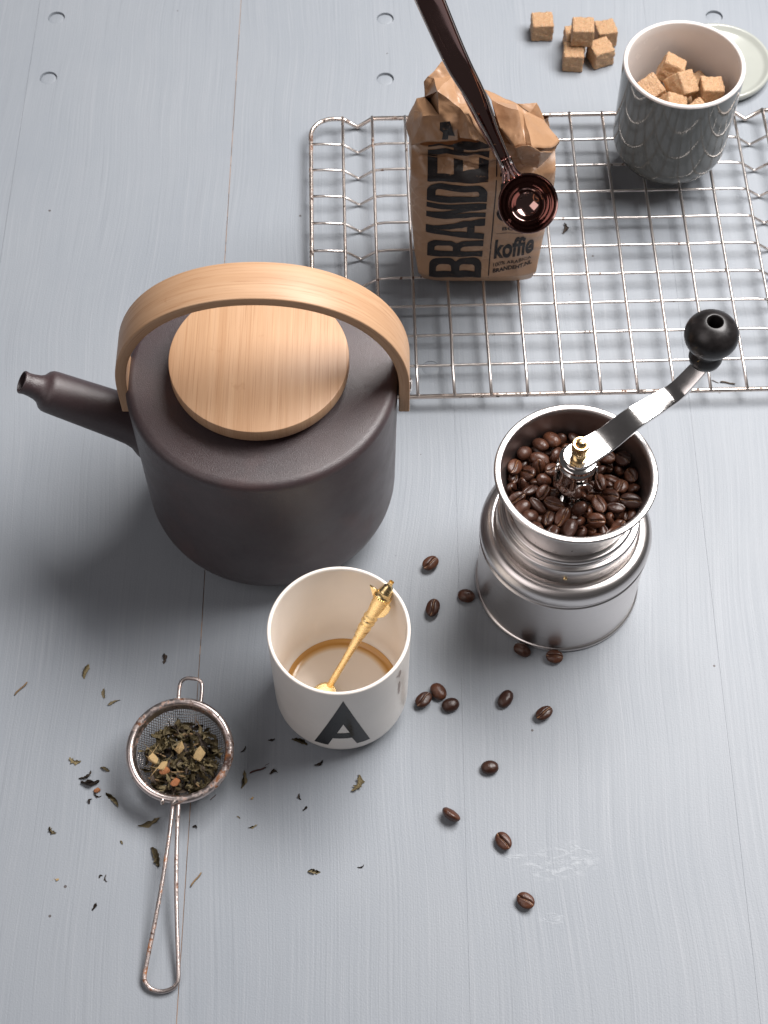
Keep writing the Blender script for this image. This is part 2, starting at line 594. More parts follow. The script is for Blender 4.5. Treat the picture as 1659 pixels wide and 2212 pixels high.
def drape(me, fn, name, step_u, step_v, thick=0.00012):
    """cut a flat outline into a fine grid, then lay it on a surface: fn(u, v) -> (point, normal)"""
    bm = bmesh.new()
    bm.from_mesh(me)
    bpy.data.meshes.remove(me)
    us = [v.co.x for v in bm.verts]
    vs_ = [v.co.y for v in bm.verts]
    for lo, hi, st, ax in ((min(us), max(us), step_u, 0), (min(vs_), max(vs_), step_v, 1)):
        x = lo + st
        while x < hi - 1e-6:
            co = (x, 0, 0) if ax == 0 else (0, x, 0)
            no = (1, 0, 0) if ax == 0 else (0, 1, 0)
            bmesh.ops.bisect_plane(bm, geom=bm.verts[:] + bm.edges[:] + bm.faces[:], plane_co=co, plane_no=no)
            x += st
    for v in bm.verts:
        p, nrm = fn(v.co.x, v.co.y)
        v.co = p + nrm * thick
    return mesh_from(bm, name, True)


# ------------------------------------------------------------------ the table top
table = bpy.data.objects.new('table_top', None)
COL.objects.link(table)
table['kind'] = 'structure'
table['label'] = 'grey blue painted table top of wide wooden planks'
SE = [-0.586, -0.4285, -0.2710, -0.1125, 0.0468, 0.2042, 0.3620, 0.5195]
GAP = [0.0001, 0.0001, 0.00008, 0.00026, 0.00002, 0.00003, 0.0001, 0.0001]
PLUGS = [(-0.2560, 0.4507), (-0.2555, 0.3856), (0.0009, 0.4496), (0.0009, 0.3846), (0.2582, 0.4522), (0.0315, 0.1137)]
PR = 0.0066
Y0T, Y1T = -0.62, 1.05
bev = 0.00008
for i in range(len(SE) - 1):
    x0, x1 = SE[i] + GAP[i], SE[i + 1] - GAP[i + 1]
    # long edges wander a hair so the joint is not a ruled line
    ys = [Y0T + (Y1T - Y0T) * k / 120 for k in range(121)]

    def wob(y, s):
        return 0.00028 * noise.noise((s * 3.7, y * 18, 0)) + 0.0001 * noise.noise((s * 1.7, y * 130, 4))
    amp_l = 1.0 if GAP[i] > 0.00015 else 0.3
    amp_r = 1.0 if GAP[i + 1] > 0.00015 else 0.3
    out = [(x0 + bev + amp_l * wob(y, i) * 0.5, y) for y in ys] + [(x1 - bev + amp_r * wob(y, i + 1) * 0.5, y) for y in reversed(ys)]
    out = out[::-1]
    spl = [out]
    for px, py in PLUGS:
        if x0 + PR < px < x1 - PR:
            rr = PR if py > 0.2 else PR * 0.9
            spl.append([(px + (rr + bev) * math.cos(2 * PI * a / 40), py + (rr + bev) * math.sin(2 * PI * a / 40)) for a in range(40)])
    me = curve_mesh(spl, extrude=0.009 - bev, bevel=bev, res=1)
    for p in me.polygons:
        p.use_smooth = False
    obj('plank', me, M['paint'], table, (0, 0, -0.009))
for px, py in PLUGS:
    dep = -0.0017 if py > 0.2 else -0.0003
    bm = lathe_bm([(0.0065, dep - 0.004), (0.0064, dep - 0.0003), (0.0058, dep), (0.003, dep + 0.0003), (0, dep + 0.0003)], 40)
    obj('plug', mesh_from(bm, 'plug', True, 50), M['paint'], table, (px, py, 0), (R(random.uniform(-3, 3)), R(random.uniform(-3, 3)), 0))
bm = bmesh.new()
bmesh.ops.create_cube(bm, size=1)
bmesh.ops.scale(bm, vec=(1.105, Y1T - Y0T - 0.004, 0.012), verts=bm.verts)
obj('batten', mesh_from(bm, 'batten', False), M['raw'], table, (-0.0333, (Y0T + Y1T) / 2, -0.0245))
# filler left in the open joint: crumbs of old wood putty
pth = [(-0.1125 + 0.0001 * noise.noise((0, t * 0.3, 2)), Y0T + 0.002 + (Y1T - Y0T - 0.004) * t / 160, -0.0009 + 0.0003 * noise.noise((5, t * 0.8, 2))) for t in range(161)]
obj('joint_filler', mesh_from(tube_bm(pth, 0.0005, 6), 'joint_filler'), M['raw'], table)
for k in range(26):
    y = random.choice([random.uniform(0.19, 0.5), random.uniform(-0.35, -0.05), random.uniform(0.19, 0.35)])
    ln = random.uniform(0.004, 0.02)
    pth = [(-0.1125 + random.uniform(-0.0001, 0.0001), y + ln * t / 5, -0.00035) for t in range(6)]
    obj('joint_filler', mesh_from(tube_bm(pth, [0.0002, 0.0004, 0.00045, 0.00045, 0.0004, 0.0002], 6), 'joint_filler'), M['raw'], table)


# ------------------------------------------------------------------ teapot
KX, KY, KR, KH = -0.0703, 0.0092, 0.0784, 0.140
pot = thing('teapot', 'large matte dark brown teapot with bamboo lid and arched bamboo handle', 'teapot', (KX, KY, 0))
pr = [(0.0, 0.0006), (0.030, 0.0006), (0.036, 0.0), ]
tp = 0.983
rb = KR * tp
pr += [(rb - 0.034 + 0.034 * math.sin(t), 0.034 - 0.034 * math.cos(t)) for t in [i / 14 * PI / 2 for i in range(15)]]
pr += [(rb + (KR - rb) * q, 0.034 + (KH - 0.0055 - 0.034) * q) for q in (0.3, 0.6, 1.0)]
pr += [(KR - 0.0055 + 0.0055 * math.cos(t), KH - 0.0055 + 0.0055 * math.sin(t)) for t in [i / 10 * PI / 2 for i in range(1, 11)]]
pr += [(0.055, KH + 0.0012), (0.046, KH + 0.0014), (0.0455, KH - 0.002), (0.0, KH - 0.002)]
obj('body', mesh_from(lathe_bm(pr, 160, cap=False), 'teapot_body', True, 50), M['kettle'], pot)
# spout: axis leaves the wall and climbs 33 degrees
ax0 = Vector((-0.068, 0.0010, 0.0815))
ax1 = Vector((-0.1395, 0.0010, 0.1293))
axd = (ax1 - ax0)
L = axd.length
q = axd.normalized().to_track_quat('Z', 'Y').to_matrix().to_4x4()
sp = [(0.0225, -0.004), (0.0190, 0.004), (0.0160, 0.009), (0.0149, 0.014), (0.0143, 0.022), (0.0126, L - 0.0185), (0.0123, L - 0.0165),
      (0.0114, L - 0.0148), (0.0102, L - 0.0138), (0.0086, L - 0.0124), (0.0074, L - 0.0098), (0.0067, L - 0.006), (0.0065, L - 0.003), (0.0069, L - 0.0006), (0.0066, L), (0.0060, L), (0.0056, L - 0.006), (0.0052, L - 0.03), (0.0, L - 0.03)]
obj('spout', mesh_from(lathe_bm(sp, 56, mtx=Matrix.Translation(ax0) @ q, cap=False), 'spout', True, 70), M['kettle'], pot)
lid = obj('lid', mesh_from(lathe_bm([(0, 0.1462), (0.0500, 0.1466), (0.0508, 0.1472), (0.0510, 0.148), (0.0510, 0.1552), (0.0508, 0.1557), (0.0502, 0.1560), (0, 0.1560)], 128), 'lid', True, 40), M['lidwood'], pot, (-0.0004, -0.0008, 0))
obj('lid_plug', mesh_from(lathe_bm([(0, 0.1385), (0.043, 0.1385), (0.043, 0.1461), (0, 0.1461)], 64), 'lid_plug', True, 40), M['kettle'], lid)
# bent bamboo band
HX, HW, HT = 0.0016, 0.0835, 0.0062
bm = bmesh.new()
uvl = bm.loops.layers.uv.new('UVMap')
NA, zb = 72, 0.117
cent = []
for i in range(NA + 1):
    s = i / NA
    if s < 0.12:
        cent.append((-1.0, zb + (0.140 - zb) * s / 0.12))
    elif s > 0.88:
        cent.append((1.0, 0.140 - (0.140 - zb) * (s - 0.88) / 0.12))
    else:
        a = PI * (1 - (s - 0.12) / 0.76)
        e = 2 / 2.12
        cx_, sz_ = math.cos(a), math.sin(a)
        cent.append((math.copysign(abs(cx_) ** e, cx_), 0.140 + 0.0805 * abs(sz_) ** e))
pts2 = [Vector((HX + c[0] * (HW - HT / 2), 0, c[1])) for c in cent]
sec = []
hw, ht, bv = 0.0126, HT / 2, 0.0008
for sgn_y, sgn_t, arcs in ((1, 1, (0, 90)), (-1, 1, (90, 180)), (-1, -1, (180, 270)), (1, -1, (270, 360))):
    for k in range(4):
        a = R(arcs[0] + (arcs[1] - arcs[0]) * k / 3)
        sec.append((sgn_y * (hw - bv) + bv * math.cos(a), sgn_t * (ht - bv) + bv * math.sin(a)))
rings = []
for i, p in enumerate(pts2):
    t = (pts2[min(i + 1, NA)] - pts2[max(i - 1, 0)]).normalized()
    nrm = Vector((-t.z, 0, t.x))
    wy = 1.0 - 0.10 * abs(2 * i / NA - 1) ** 4
    rings.append([bm.verts.new(p + Vector((0, sy * wy, 0)) + nrm * st) for sy, st in sec])
ns = len(sec)
for i in range(NA):
    for k in range(ns):
        f = bm.faces.new((rings[i][k], rings[i][(k + 1) % ns], rings[i + 1][(k + 1) % ns], rings[i + 1][k]))
        for lp, (ii, kk) in zip(f.loops, ((i, k), (i, k + 1), (i + 1, k + 1), (i + 1, k))):
            kk %= ns
            lp[uvl].uv = (ii / NA, sec[kk][0] + sec[kk][1] * 1.0 + 0.05)
for rg in (rings[0], rings[-1]):
    f = bm.faces.new(rg)
    for lp, k in zip(f.loops, range(ns)):
        lp[uvl].uv = (0.1 * sec[k][0], sec[k][1] * 4)
handle = obj('handle', mesh_from(bm, 'handle', True, 40), M['bandwood'], pot)
for sgn in (-1, 1):
    mt = Matrix.Translation((HX * 0 + sgn * (KR - 0.004), 0, 0.1275)) @ Matrix.Rotation(PI / 2 * sgn, 4, 'Y')
    obj('pivot', mesh_from(lathe_bm([(0, 0), (0.006, 0), (0.006, 0.0045), (0.0048, 0.0062), (0, 0.0062)], 28, mtx=mt), 'pivot', True, 40), M['kettle'], pot)
    mt = Matrix.Translation((HX + sgn * (HW - 0.0003), 0, 0.1275)) @ Matrix.Rotation(PI / 2 * sgn, 4, 'Y')
    obj('screw', mesh_from(lathe_bm([(0, -0.001), (0.0042, -0.001), (0.0042, 0.0012), (0.003, 0.0019), (0, 0.002)], 24, mtx=mt), 'screw', True, 40), M['chrome'], handle)

# ------------------------------------------------------------------ white cup with the letter A
CX, CY, CRr, CH = -0.0252, -0.1297, 0.0401, 0.0897
cup = thing('cup', 'white porcelain cup with a large black capital A, coffee dregs inside', 'cup', (CX, CY, 0))
cb = CRr * 0.981
co = [(cb - 0.0155 + 0.0155 * math.sin(t), 0.0155 - 0.0155 * math.cos(t)) for t in [i / 12 * PI / 2 for i in range(13)]]


def cup_r(z):
    if z >= 0.0155:
        return cb + (CRr - cb) * (z - 0.0155) / (CH - 0.0155)
    return cb - 0.0155 + math.sqrt(max(0, 0.0155 ** 2 - (0.0155 - z) ** 2))


th = 0.0022
prof = [(0, 0.001), (0.019, 0.001), (0.021, 0.0)] + co + [(cup_r(z), z) for z in (0.03, 0.05, 0.07, CH - 0.0011)]
prof += fil(CRr - th / 2, CH - 0.0011, th / 2, 15, 165, 6)
prof += [(cup_r(z) - th, z) for z in (CH - 0.003, 0.07, 0.05, 0.03, 0.018)]
prof += [(cb - th - 0.0125 + 0.0125 * math.cos(t), 0.0165 - 0.0125 * math.sin(t)) for t in [i / 8 * PI / 2 for i in range(1, 9)]]
prof += [(0.012, 0.0036), (0, 0.0036)]
obj('body', mesh_from(lathe_bm(prof, 128, cap=False), 'cup_body', True, 60), M['cup'], cup)


def on_cup(u, v):
    """u: metres round the wall from its front, v: height"""
    r = cup_r(v)
    a = u / 0.0395
    d = Vector((math.sin(a), -math.cos(a), 0))
    e = 0.0005
    sl = (cup_r(v + e) - cup_r(v - e)) / (2 * e)
    return Vector((r * d.x, r * d.y, v)), (d + Vector((0, 0, -sl))).normalized()


ua = lambda deg: R(deg) * 0.0395
A_out = [(ua(4.0), 0.0812), (ua(25.7), 0.0192), (ua(14.0), 0.0192), (ua(9.9), 0.0288), (ua(-6.2), 0.0288), (ua(-10.6), 0.0182), (ua(-22.8), 0.0180)]
A_in = [(ua(3.2), 0.0490), (ua(-2.4), 0.0364), (ua(8.2), 0.0364)]
obj('letter', drape(curve_mesh([A_out, A_in]), on_cup, 'letter', 0.0022, 0.003), M['ink'], cup)


def blob(cx, cy, rx, ry, seed, n=22):
    rnd = random.Random(seed)
    ph = [rnd.uniform(0, 6) for _ in range(3)]
    return [(cx + rx * (1 + 0.12 * math.sin(2 * t + ph[0])) * math.cos(t), cy + ry * (1 + 0.08 * math.sin(3 * t + ph[1])) * math.sin(t)) for t in [2 * PI * k / n for k in range(n)]]


for cx_, cy_, rx_, ry_, sd in ((ua(58.2), 0.0765, 0.0013, 0.0042, 1), (ua(58.0), 0.0585, 0.0013, 0.0080, 2), (ua(54.5), 0.0770, 0.0005, 0.0014, 3)):
    obj('dried_drip', drape(curve_mesh([blob(cx_, cy_, rx_, ry_, sd)]), on_cup, 'dried_drip', 0.0008, 0.003, 0.0001), M['stain'], cup)
cof = obj('coffee', mesh_from(lathe_bm([(0, 0), (0.015, 0), (0.028, 0.0001), (0.0315, 0.0003), (0.0330, 0.0012), (0.0345, 0.0026)], 96, cap=False), 'coffee', True), M['coffee'], None, (CX, CY, 0.0066))
tag(cof, 'shallow leftover of pale brown coffee in the bottom of the white cup', 'coffee')

# ------------------------------------------------------------------ gilt spoon leaning in the cup
sb, st_ = Vector((-0.0325, -0.1290, 0.0135)), Vector((0.0036, -0.1042, 0.0952))
spoon = thing('teaspoon', 'small ornate gold teaspoon leaning inside the white cup', 'spoon', sb)
ax = st_ - sb
LS = ax.length
zdir = ax.normalized()
ydir = (Vector((0, -0.45, 0.8)) - zdir * Vector((0, -0.45, 0.8)).dot(zdir)).normalized()   # faces up and forward
xdir = ydir.cross(zdir)
SM = Matrix((xdir, ydir, zdir)).transposed().to_4x4()
prof = [(0.0, 0.0), (0.0020, 0.0004), (0.0021, 0.010), (0.0020, 0.022), (0.0023, 0.034), (0.0027, 0.043), (0.0029, 0.0475)]
prof += [(0.0032, 0.048), (0.0032, 0.0488), (0.0029, 0.0492), (0.0033, 0.0500), (0.0033, 0.0508), (0.0030, 0.0513), (0.0036, 0.0525), (0.0039, 0.0545), (0.0036, 0.0565), (0.0030, 0.0575),
         (0.0038, 0.0585), (0.0042, 0.0598), (0.0040, 0.0610), (0.0034, 0.0618), (0.0041, 0.0628), (0.0043, 0.064), (0.0039, 0.0652), (0.0035, 0.066), (0.0037, 0.069), (0.0042, 0.073), (0.0046, 0.077), (0.0047, 0.0795),
         (0.0050, 0.080), (0.0051, 0.0822), (0.0045, 0.0828), (0.0040, 0.0835), (0.0041, 0.0855), (0.0038, 0.0865), (0.0034, 0.0868), (0.0034, 0.0882), (0.0029, 0.0886), (0.0028, 0.0900), (0.0020, 0.0905), (0.0015, 0.0925), (0.0015, 0.0945), (0.0008, LS), (0.0, LS + 0.0003)]
obj('handle', mesh_from(lathe_bm(prof, 32, mtx=SM @ Matrix.Scale(0.82, 4, (0, 1, 0)), cap=False), 'spoon_handle', True, 60), M['gold'], spoon)
for k in range(26):   # milled collar
    a = 2 * PI * k / 26
    bm = bmesh.new()
    bmesh.ops.create_cube(bm, size=1)
    bmesh.ops.scale(bm, vec=(0.0006, 0.0005, 0.0024), verts=bm.verts)
    bmesh.ops.transform(bm, matrix=SM @ Matrix.Translation((0.0051 * math.cos(a), 0.0043 * math.sin(a), 0.0811)) @ Matrix.Rotation(a, 4, 'Z'), verts=bm.verts)
    obj('rib', mesh_from(bm, 'rib', False), M['gold'], spoon)
# two little wings of the windmill figure
for outline in ([(-0.0032, 0.066), (-0.0062, 0.069), (-0.0074, 0.0735), (-0.0070, 0.0775), (-0.0040, 0.080)], [(0.0038, 0.0775), (0.0092, 0.0842), (0.0038, 0.0838)]):
    m2 = curve_mesh([outline], 0.0004, 0.0002, 1)
    m2.transform(SM @ Matrix(((1, 0, 0, 0), (0, 0, 1, 0.0), (0, 1, 0, 0), (0, 0, 0, 1))))
    obj('wing', m2, M['gold'], spoon)
# bowl: shallow oval dish at the lower end
bm = bmesh.new()
nu, nv = 10, 28
grid = []
for i in range(nu + 1):
    rr = i / nu
    grid.append([bm.verts.new((0.0085 * rr * math.cos(2 * PI * j / nv), 0.0125 * rr * math.sin(2 * PI * j / nv) - 0.0105, -0.0032 * (1 - rr * rr))) for j in range(nv)])
for i in range(nu):
    for j in range(nv):
        if i == 0:
            continue
        bm.faces.new((grid[i][j], grid[i][(j + 1) % nv], grid[i + 1][(j + 1) % nv], grid[i + 1][j]))
bmesh.ops.remove_doubles(bm, verts=grid[0], dist=1e-5)
bmesh.ops.holes_fill(bm, edges=bm.edges, sides=40) if False else None
bm.verts.ensure_lookup_table()
c0 = bm.verts.new((0, -0.0105, -0.0032))
for j in range(nv):
    bm.faces.new((grid[1][j], grid[1][(j + 1) % nv], c0))
for v in [v for v in bm.verts if not v.link_faces]:
    bm.verts.remove(v)
BM_ = Matrix.Translation((0.000, 0.0, 0.0002)) @ Matrix.Rotation(R(-30), 4, 'Z') @ Matrix.Rotation(R(12), 4, 'X')
bmesh.ops.transform(bm, matrix=BM_, verts=bm.verts)
so = obj('bowl', mesh_from(bm, 'spoon_bowl'), M['gold'], spoon)
md = so.modifiers.new('thickness', 'SOLIDIFY')
md.thickness = 0.0009

# ------------------------------------------------------------------ coffee grinder
GX, GY = 0.1080, -0.0493
gr = thing('coffee_grinder', 'brushed steel hand coffee grinder with crank and black wooden knob', 'grinder', (GX, GY, 0))
base = [(0, 0.0008), (0.046, 0.0008), (0.0480, 0.0)] + fil(0.0494, 0.0018, 0.0016, -80, 80, 6) + [(0.0497, 0.0042), (0.0499, 0.010), (0.0500, 0.0535), (0.0500, 0.0545)]
base += fil(0.0500, 0.0556, 0.0010, -80, 80, 5)
base += [(0.0500, 0.0570)] + fil(0.0432, 0.0622, 0.0080, -30, 80, 10) + [(0.0428, 0.0702), (0.0420, 0.0694), (0.0, 0.0694)]
obj('base', mesh_from(lathe_bm(base, 144, cap=False), 'grinder_base', True, 50), M['steel'], gr)
coll = [(0, 0.0688), (0.0406, 0.0688), (0.0410, 0.0712), (0.0420, 0.0722), (0.0420, 0.0838)] + fil(0.0405, 0.0840, 0.0015, 0, 90, 4) + [(0.0392, 0.0858), (0.0388, 0.0866)]
coll += fil(0.0366, 0.0880, 0.0020, -40, 90, 6) + [(0.0345, 0.0902), (0.0, 0.0902)]
cl = obj('collar', mesh_from(lathe_bm(coll, 144, cap=False), 'collar', True, 50), M['steel'], gr)
mt = Matrix.Translation((-0.004, -0.0418, 0.0775)) @ Matrix.Rotation(R(90), 4, 'X')
obj('rivet', mesh_from(lathe_bm([(0, -0.001), (0.0012, -0.001), (0.0011, 0.0005), (0.0006, 0.0009), (0, 0.001)], 16, mtx=mt), 'rivet'), M['brass'], cl)
hop = [(0, 0.0892), (0.0335, 0.0892), (0.0345, 0.0900), (0.0355, 0.0930), (0.0372, 0.0990), (0.0400, 0.1080), (0.0425, 0.1160), (0.0440, 0.1220), (0.0446, 0.1238)]
hop += [(0.0452, 0.1240)] + fil(0.0452, 0.1251, 0.0011, -80, 90, 6)
hin = [(0.0428, 0.1262), (0.0418, 0.1252), (0.0416, 0.1220), (0.0414, 0.1200), (0.0405, 0.1140), (0.0390, 0.1080), (0.0372, 0.1000), (0.0350, 0.0935), (0.0, 0.0932)]
ho = obj('hopper', mesh_from(lathe_bm(hop + [(0.0442, 0.1261)] + hin, 144, cap=False), 'hopper', True, 50), M['steel'], gr)
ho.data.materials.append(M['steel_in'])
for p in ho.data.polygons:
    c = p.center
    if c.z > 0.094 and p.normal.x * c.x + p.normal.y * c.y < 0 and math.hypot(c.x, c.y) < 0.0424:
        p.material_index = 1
# hub: shaft, sleeve with clipped ears, flat cap
obj('shaft', mesh_from(lathe_bm([(0, 0.088), (0.0045, 0.088), (0.0045, 0.125), (0, 0.125)], 24), 'shaft', True, 40), M['chrome'], gr)
hubp = [(0.0, 0.1090), (0.0080, 0.1090), (0.0106, 0.1135), (0.0112, 0.1160), (0.0112, 0.1175), (0.0100, 0.1195), (0.0096, 0.1215), (0.0098, 0.1300), (0.0104, 0.1325), (0.0104, 0.1345), (0.0094, 0.1355), (0.0094, 0.1372), (0.0108, 0.1380), (0.0108, 0.1398), (0.0100, 0.1404), (0.0, 0.1404)]
hub = obj('hub', mesh_from(lathe_bm(hubp, 56, cap=False), 'hub', True, 40), M['chrome'], gr)
for k, a in enumerate((R(15), R(165), R(285))):
    out = [(-0.0034, 0.1175), (0.0034, 0.1175), (0.0046, 0.1215), (0.0034, 0.1235), (0.0042, 0.1275), (0.0030, 0.1300), (-0.0030, 0.1300), (-0.0042, 0.1275), (-0.0034, 0.1235), (-0.0046, 0.1215)]
    m2 = curve_mesh([out], 0.0005, 0.0002, 1)
    m2.transform(Matrix.Rotation(a, 4, 'Z') @ Matrix.Translation((0.0110, 0, -0.001)) @ Matrix(((0, 0, 1, 0), (1, 0, 0, 0), (0, 1, 0, 0), (0, 0, 0, 1))))
    obj('clip_ear', m2, M['chrome'], hub)
# crank arm: flat at the hub, then sweeping up to the knob
KN = Vector((0.0702, 0.0478, 0.1650))
arm_dir = Vector((KN.x, KN.y, 0))
AL = arm_dir.length
ad = arm_dir.normalized()
sd_ = Vector((-ad.y, ad.x, 0))
bm = bmesh.new()
rings = []
NS = 44
apts = []
AS = np.linspace(-0.2, 1.1, 80)
AZ = np.interp(AS, [-0.2, 0.24, 0.43, 0.80, 1.0, 1.1], [0, 0, 0.0066, 0.0068, 0.0215, 0.0285])
AZ = np.convolve(np.pad(AZ, 4, mode='edge'), np.ones(9) / 9, 'valid')
for i in range(NS + 1):
    s = -0.10 + 1.12 * i / NS
    t = max(0.0, (s - 0.24) / 0.76)
    zz = 0.1420 + float(np.interp(s, AS, AZ))
    apts.append((ad * (AL * s) + Vector((0, 0, zz)), s))
for i, (p, s) in enumerate(apts):
    tg = (apts[min(i + 1, NS)][0] - apts[max(i - 1, 0)][0]).normalized()
    nn = sd_.cross(tg) * -1
    if nn.z < 0:
        nn = -nn
    w = 0.0088 - 0.0036 * max(0, s) ** 0.9
    if s < 0:
        w = 0.0088 * math.sqrt(max(0.02, 1 - (s / 0.105) ** 2))
    if s > 0.97:
        w *= 0.9
    hth = 0.0013
    ring = []
    for sy, sz in ((-1, -0.6), (-0.95, -1), (0.95, -1), (1, -0.6), (1, 0.5), (0.93, 1), (0.5, 1.08), (0, 1.1), (-0.5, 1.08), (-0.93, 1), (-1, 0.5)):
        ring.append(bm.verts.new(p + sd_ * (w * sy) + nn * (hth * sz)))
    rings.append(ring)
for a, b in zip(rings[:-1], rings[1:]):
    for k in range(len(a)):
        bm.faces.new((a[k], a[(k + 1) % len(a)], b[(k + 1) % len(a)], b[k]))
bm.faces.new(rings[0])
bm.faces.new(rings[-1])
arm = obj('crank_arm', mesh_from(bm, 'crank_arm', True, 45), M['chrome'], gr)
kn = [(0, 0.0), (0.0075, 0.0), (0.0088, 0.0012), (0.0094, 0.0035), (0.0093, 0.0055), (0.0080, 0.0085), (0.0074, 0.0102), (0.0080, 0.0118)]
kc, krr, khh = 0.0236, 0.0149, 0.0124
kn += [(krr * math.cos(R(a)), kc + khh * math.sin(R(a))) for a in range(-58, 68, 7)]
kn += [(0.0050, kc + khh * 0.962), (0.0045, kc + khh * 0.955), (0.0041, kc + khh * 0.91), (0.0041, kc - 0.004), (0, kc - 0.004)]
knob = obj('knob', mesh_from(lathe_bm(kn, 72, cap=False), 'knob', True, 50), M['blackwood'], gr, (KN.x, KN.y, KN.z + 0.0010))
# knurled brass nut
bm = bmesh.new()
npf = [(0.0, 0.0), (0.0044, 0.0), (0.0044, 0.0035), (0.0040, 0.0042), (0.0046, 0.0048), (0.0049, 0.0055), (0.0049, 0.0110), (0.0044, 0.0116), (0.0036, 0.0116), (0.0034, 0.0108), (0.0032, 0.0108), (0.0029, 0.0126), (0.0018, 0.0140), (0, 0.0144)]
lathe_bm(npf, 84, bm, cap=False)
for v in bm.verts:
    r = math.hypot(v.co.x, v.co.y)
    if 0.0045 < r and 0.0050 < v.co.z < 0.0113:
        a = math.atan2(v.co.y, v.co.x)
        k_ = 1 + 0.035 * (1 if int(round(a / (2 * PI) * 84)) % 3 else -1.6)
        v.co.x *= k_
        v.co.y *= k_
obj('nut', mesh_from(bm, 'nut', True, 35), M['brass'], gr, (0, 0, 0.1432))


# ------------------------------------------------------------------ coffee beans
def bean_mesh(seed, a=0.0058, b=0.0043, c=0.0035):
    rnd = random.Random(seed)
    bm = bmesh.new()
    nr, nsg = 34, 36
    ph = rnd.uniform(0.8, 1.2)
    off = rnd.uniform(-0.0002, 0.0002)
    dep = rnd.uniform(0.0009, 0.0013)
    wid = rnd.uniform(0.00045, 0.0006)
    sv = rnd.uniform(0, 50)
    rings = []
    for i in range(nr + 1):
        t = PI * i / nr
        x = -a * math.cos(t)
        s = math.sin(t) ** 0.9
        ring = []
        for j in range(nsg):
            u = 2 * PI * j / nsg
            # denser sampling round the crease (u = pi/2)
            u2 = u + 0.42 * math.sin(2 * u)
            y = b * s * math.cos(u2)
            z = c * s * math.sin(u2)
            if z > 0:
                z *= 0.58
                yc = y - off - 0.0005 * ph * math.sin(x * 430)
                g = math.exp(-(yc / wid) ** 2) * dep * (1 - (abs(x) / a) ** 6)
                lip = math.exp(-((abs(yc) - 0.0011) / 0.0006) ** 2) * 0.00022 * (1 - (abs(x) / a) ** 4)
                z += lip - g
            n3 = noise.noise((x * 300 + sv, y * 300, z * 300)) * 0.00022 + noise.noise((x * 900 + sv, y * 900, z * 900)) * 0.00006
            ring.append((x, y * (1 + n3 * 90), z + n3))
        if i in (0, nr):
            rings.append([bm.verts.new((x, 0, 0.0002))])
        else:
            rings.append([bm.verts.new(p) for p in ring])
    for p, q_ in zip(rings[:-1], rings[1:]):
        for j in range(nsg):
            k = (j + 1) % nsg
            if len(p) == 1:
                bm.faces.new((p[0], q_[j], q_[k]))
            elif len(q_) == 1:
                bm.faces.new((p[j], p[k], q_[0]))
            else:
                bm.faces.new((p[j], p[k], q_[k], q_[j]))
    me = mesh_from(bm, 'coffee_bean')
    me.materials.append(M['bean'])
    return me


BEANS = [bean_mesh(s, 0.0058 * f, 0.0043 * g, 0.0035) for s, f, g in ((1, 1, 1), (2, 0.94, 1.02), (3, 1.06, 0.98), (4, 0.98, 0.93), (5, 0.9, 1.0), (6, 1.02, 1.06))]

LOOSE = [  # x, y, long-axis angle, state, label
    (0.0292, -0.0395, 42, 'up', 'crease-up coffee bean on the table close to the teapot base, by itself'),
    (0.0511, -0.0622, -18, 'down', 'smooth-side-up coffee bean touching the shadow left of the steel grinder base'),
    (0.0302, -0.0710, 72, 'up', 'crease-up coffee bean on the table just behind the spoon cup'),
    (0.0843, -0.0996, -35, 'down', 'dark coffee bean tucked under the grinder front, the one with smooth back up'),
    (0.1037, -0.1046, -14, 'up', 'dark coffee bean against the grinder front edge, crease up'),
    (0.0327, -0.1274, -58, 'down', 'middle bean of the three beans huddled beside the white cup'),
    (0.0237, -0.1332, 48, 'up', 'crease-up bean of the three huddled beans, next to the white cup'),
    (0.0398, -0.1362, 22, 'down', 'bean of the three huddled by the cup lying farthest from the cup'),
    (0.0729, -0.1323, 60, 'down', 'lone smooth round-backed coffee bean in front of the grinder shadow'),
    (0.0954, -0.1420, 35, 'up', 'crease-up coffee bean with split end in front of the grinder, alone'),
    (0.0620, -0.1762, 4, 'down', 'reddish brown smooth coffee bean lying level on open table'),
    (0.0389, -0.2056, -36, 'side', 'coffee bean lying on its side with the crease along its upper edge'),
    (0.0682, -0.2215, -58, 'up', 'crease-up coffee bean standing steeply beside the scuffed paint patch'),
    (0.0794, -0.2564, -40, 'up', 'coffee bean farthest out on the table, below the scuffed paint patch'),
]
for i, (x, y, ang, state, lab) in enumerate(LOOSE):
    me = BEANS[i % 6]
    z0 = 0.0035
    if state == 'up':
        e = Euler((R(random.uniform(-6, 12)), R(random.uniform(-5, 5)), R(ang)))
        z = 0.00365
    elif state == 'down':
        e = Euler((PI + R(random.uniform(-4, 4)), R(random.uniform(-4, 4)), R(ang)))
        z = 0.00235
    else:
        e = Euler((R(-62), 0, R(ang)))
        z = 0.0040
    o = obj('coffee_bean', me, M['bean'], None, (x, y, z), e)
    lowest = min((o.rotation_euler.to_matrix() @ v.co).z for v in me.vertices)
    o.location.z = -lowest + 0.00003
    tag(o, lab, 'coffee bean', 'loose coffee beans on the table')

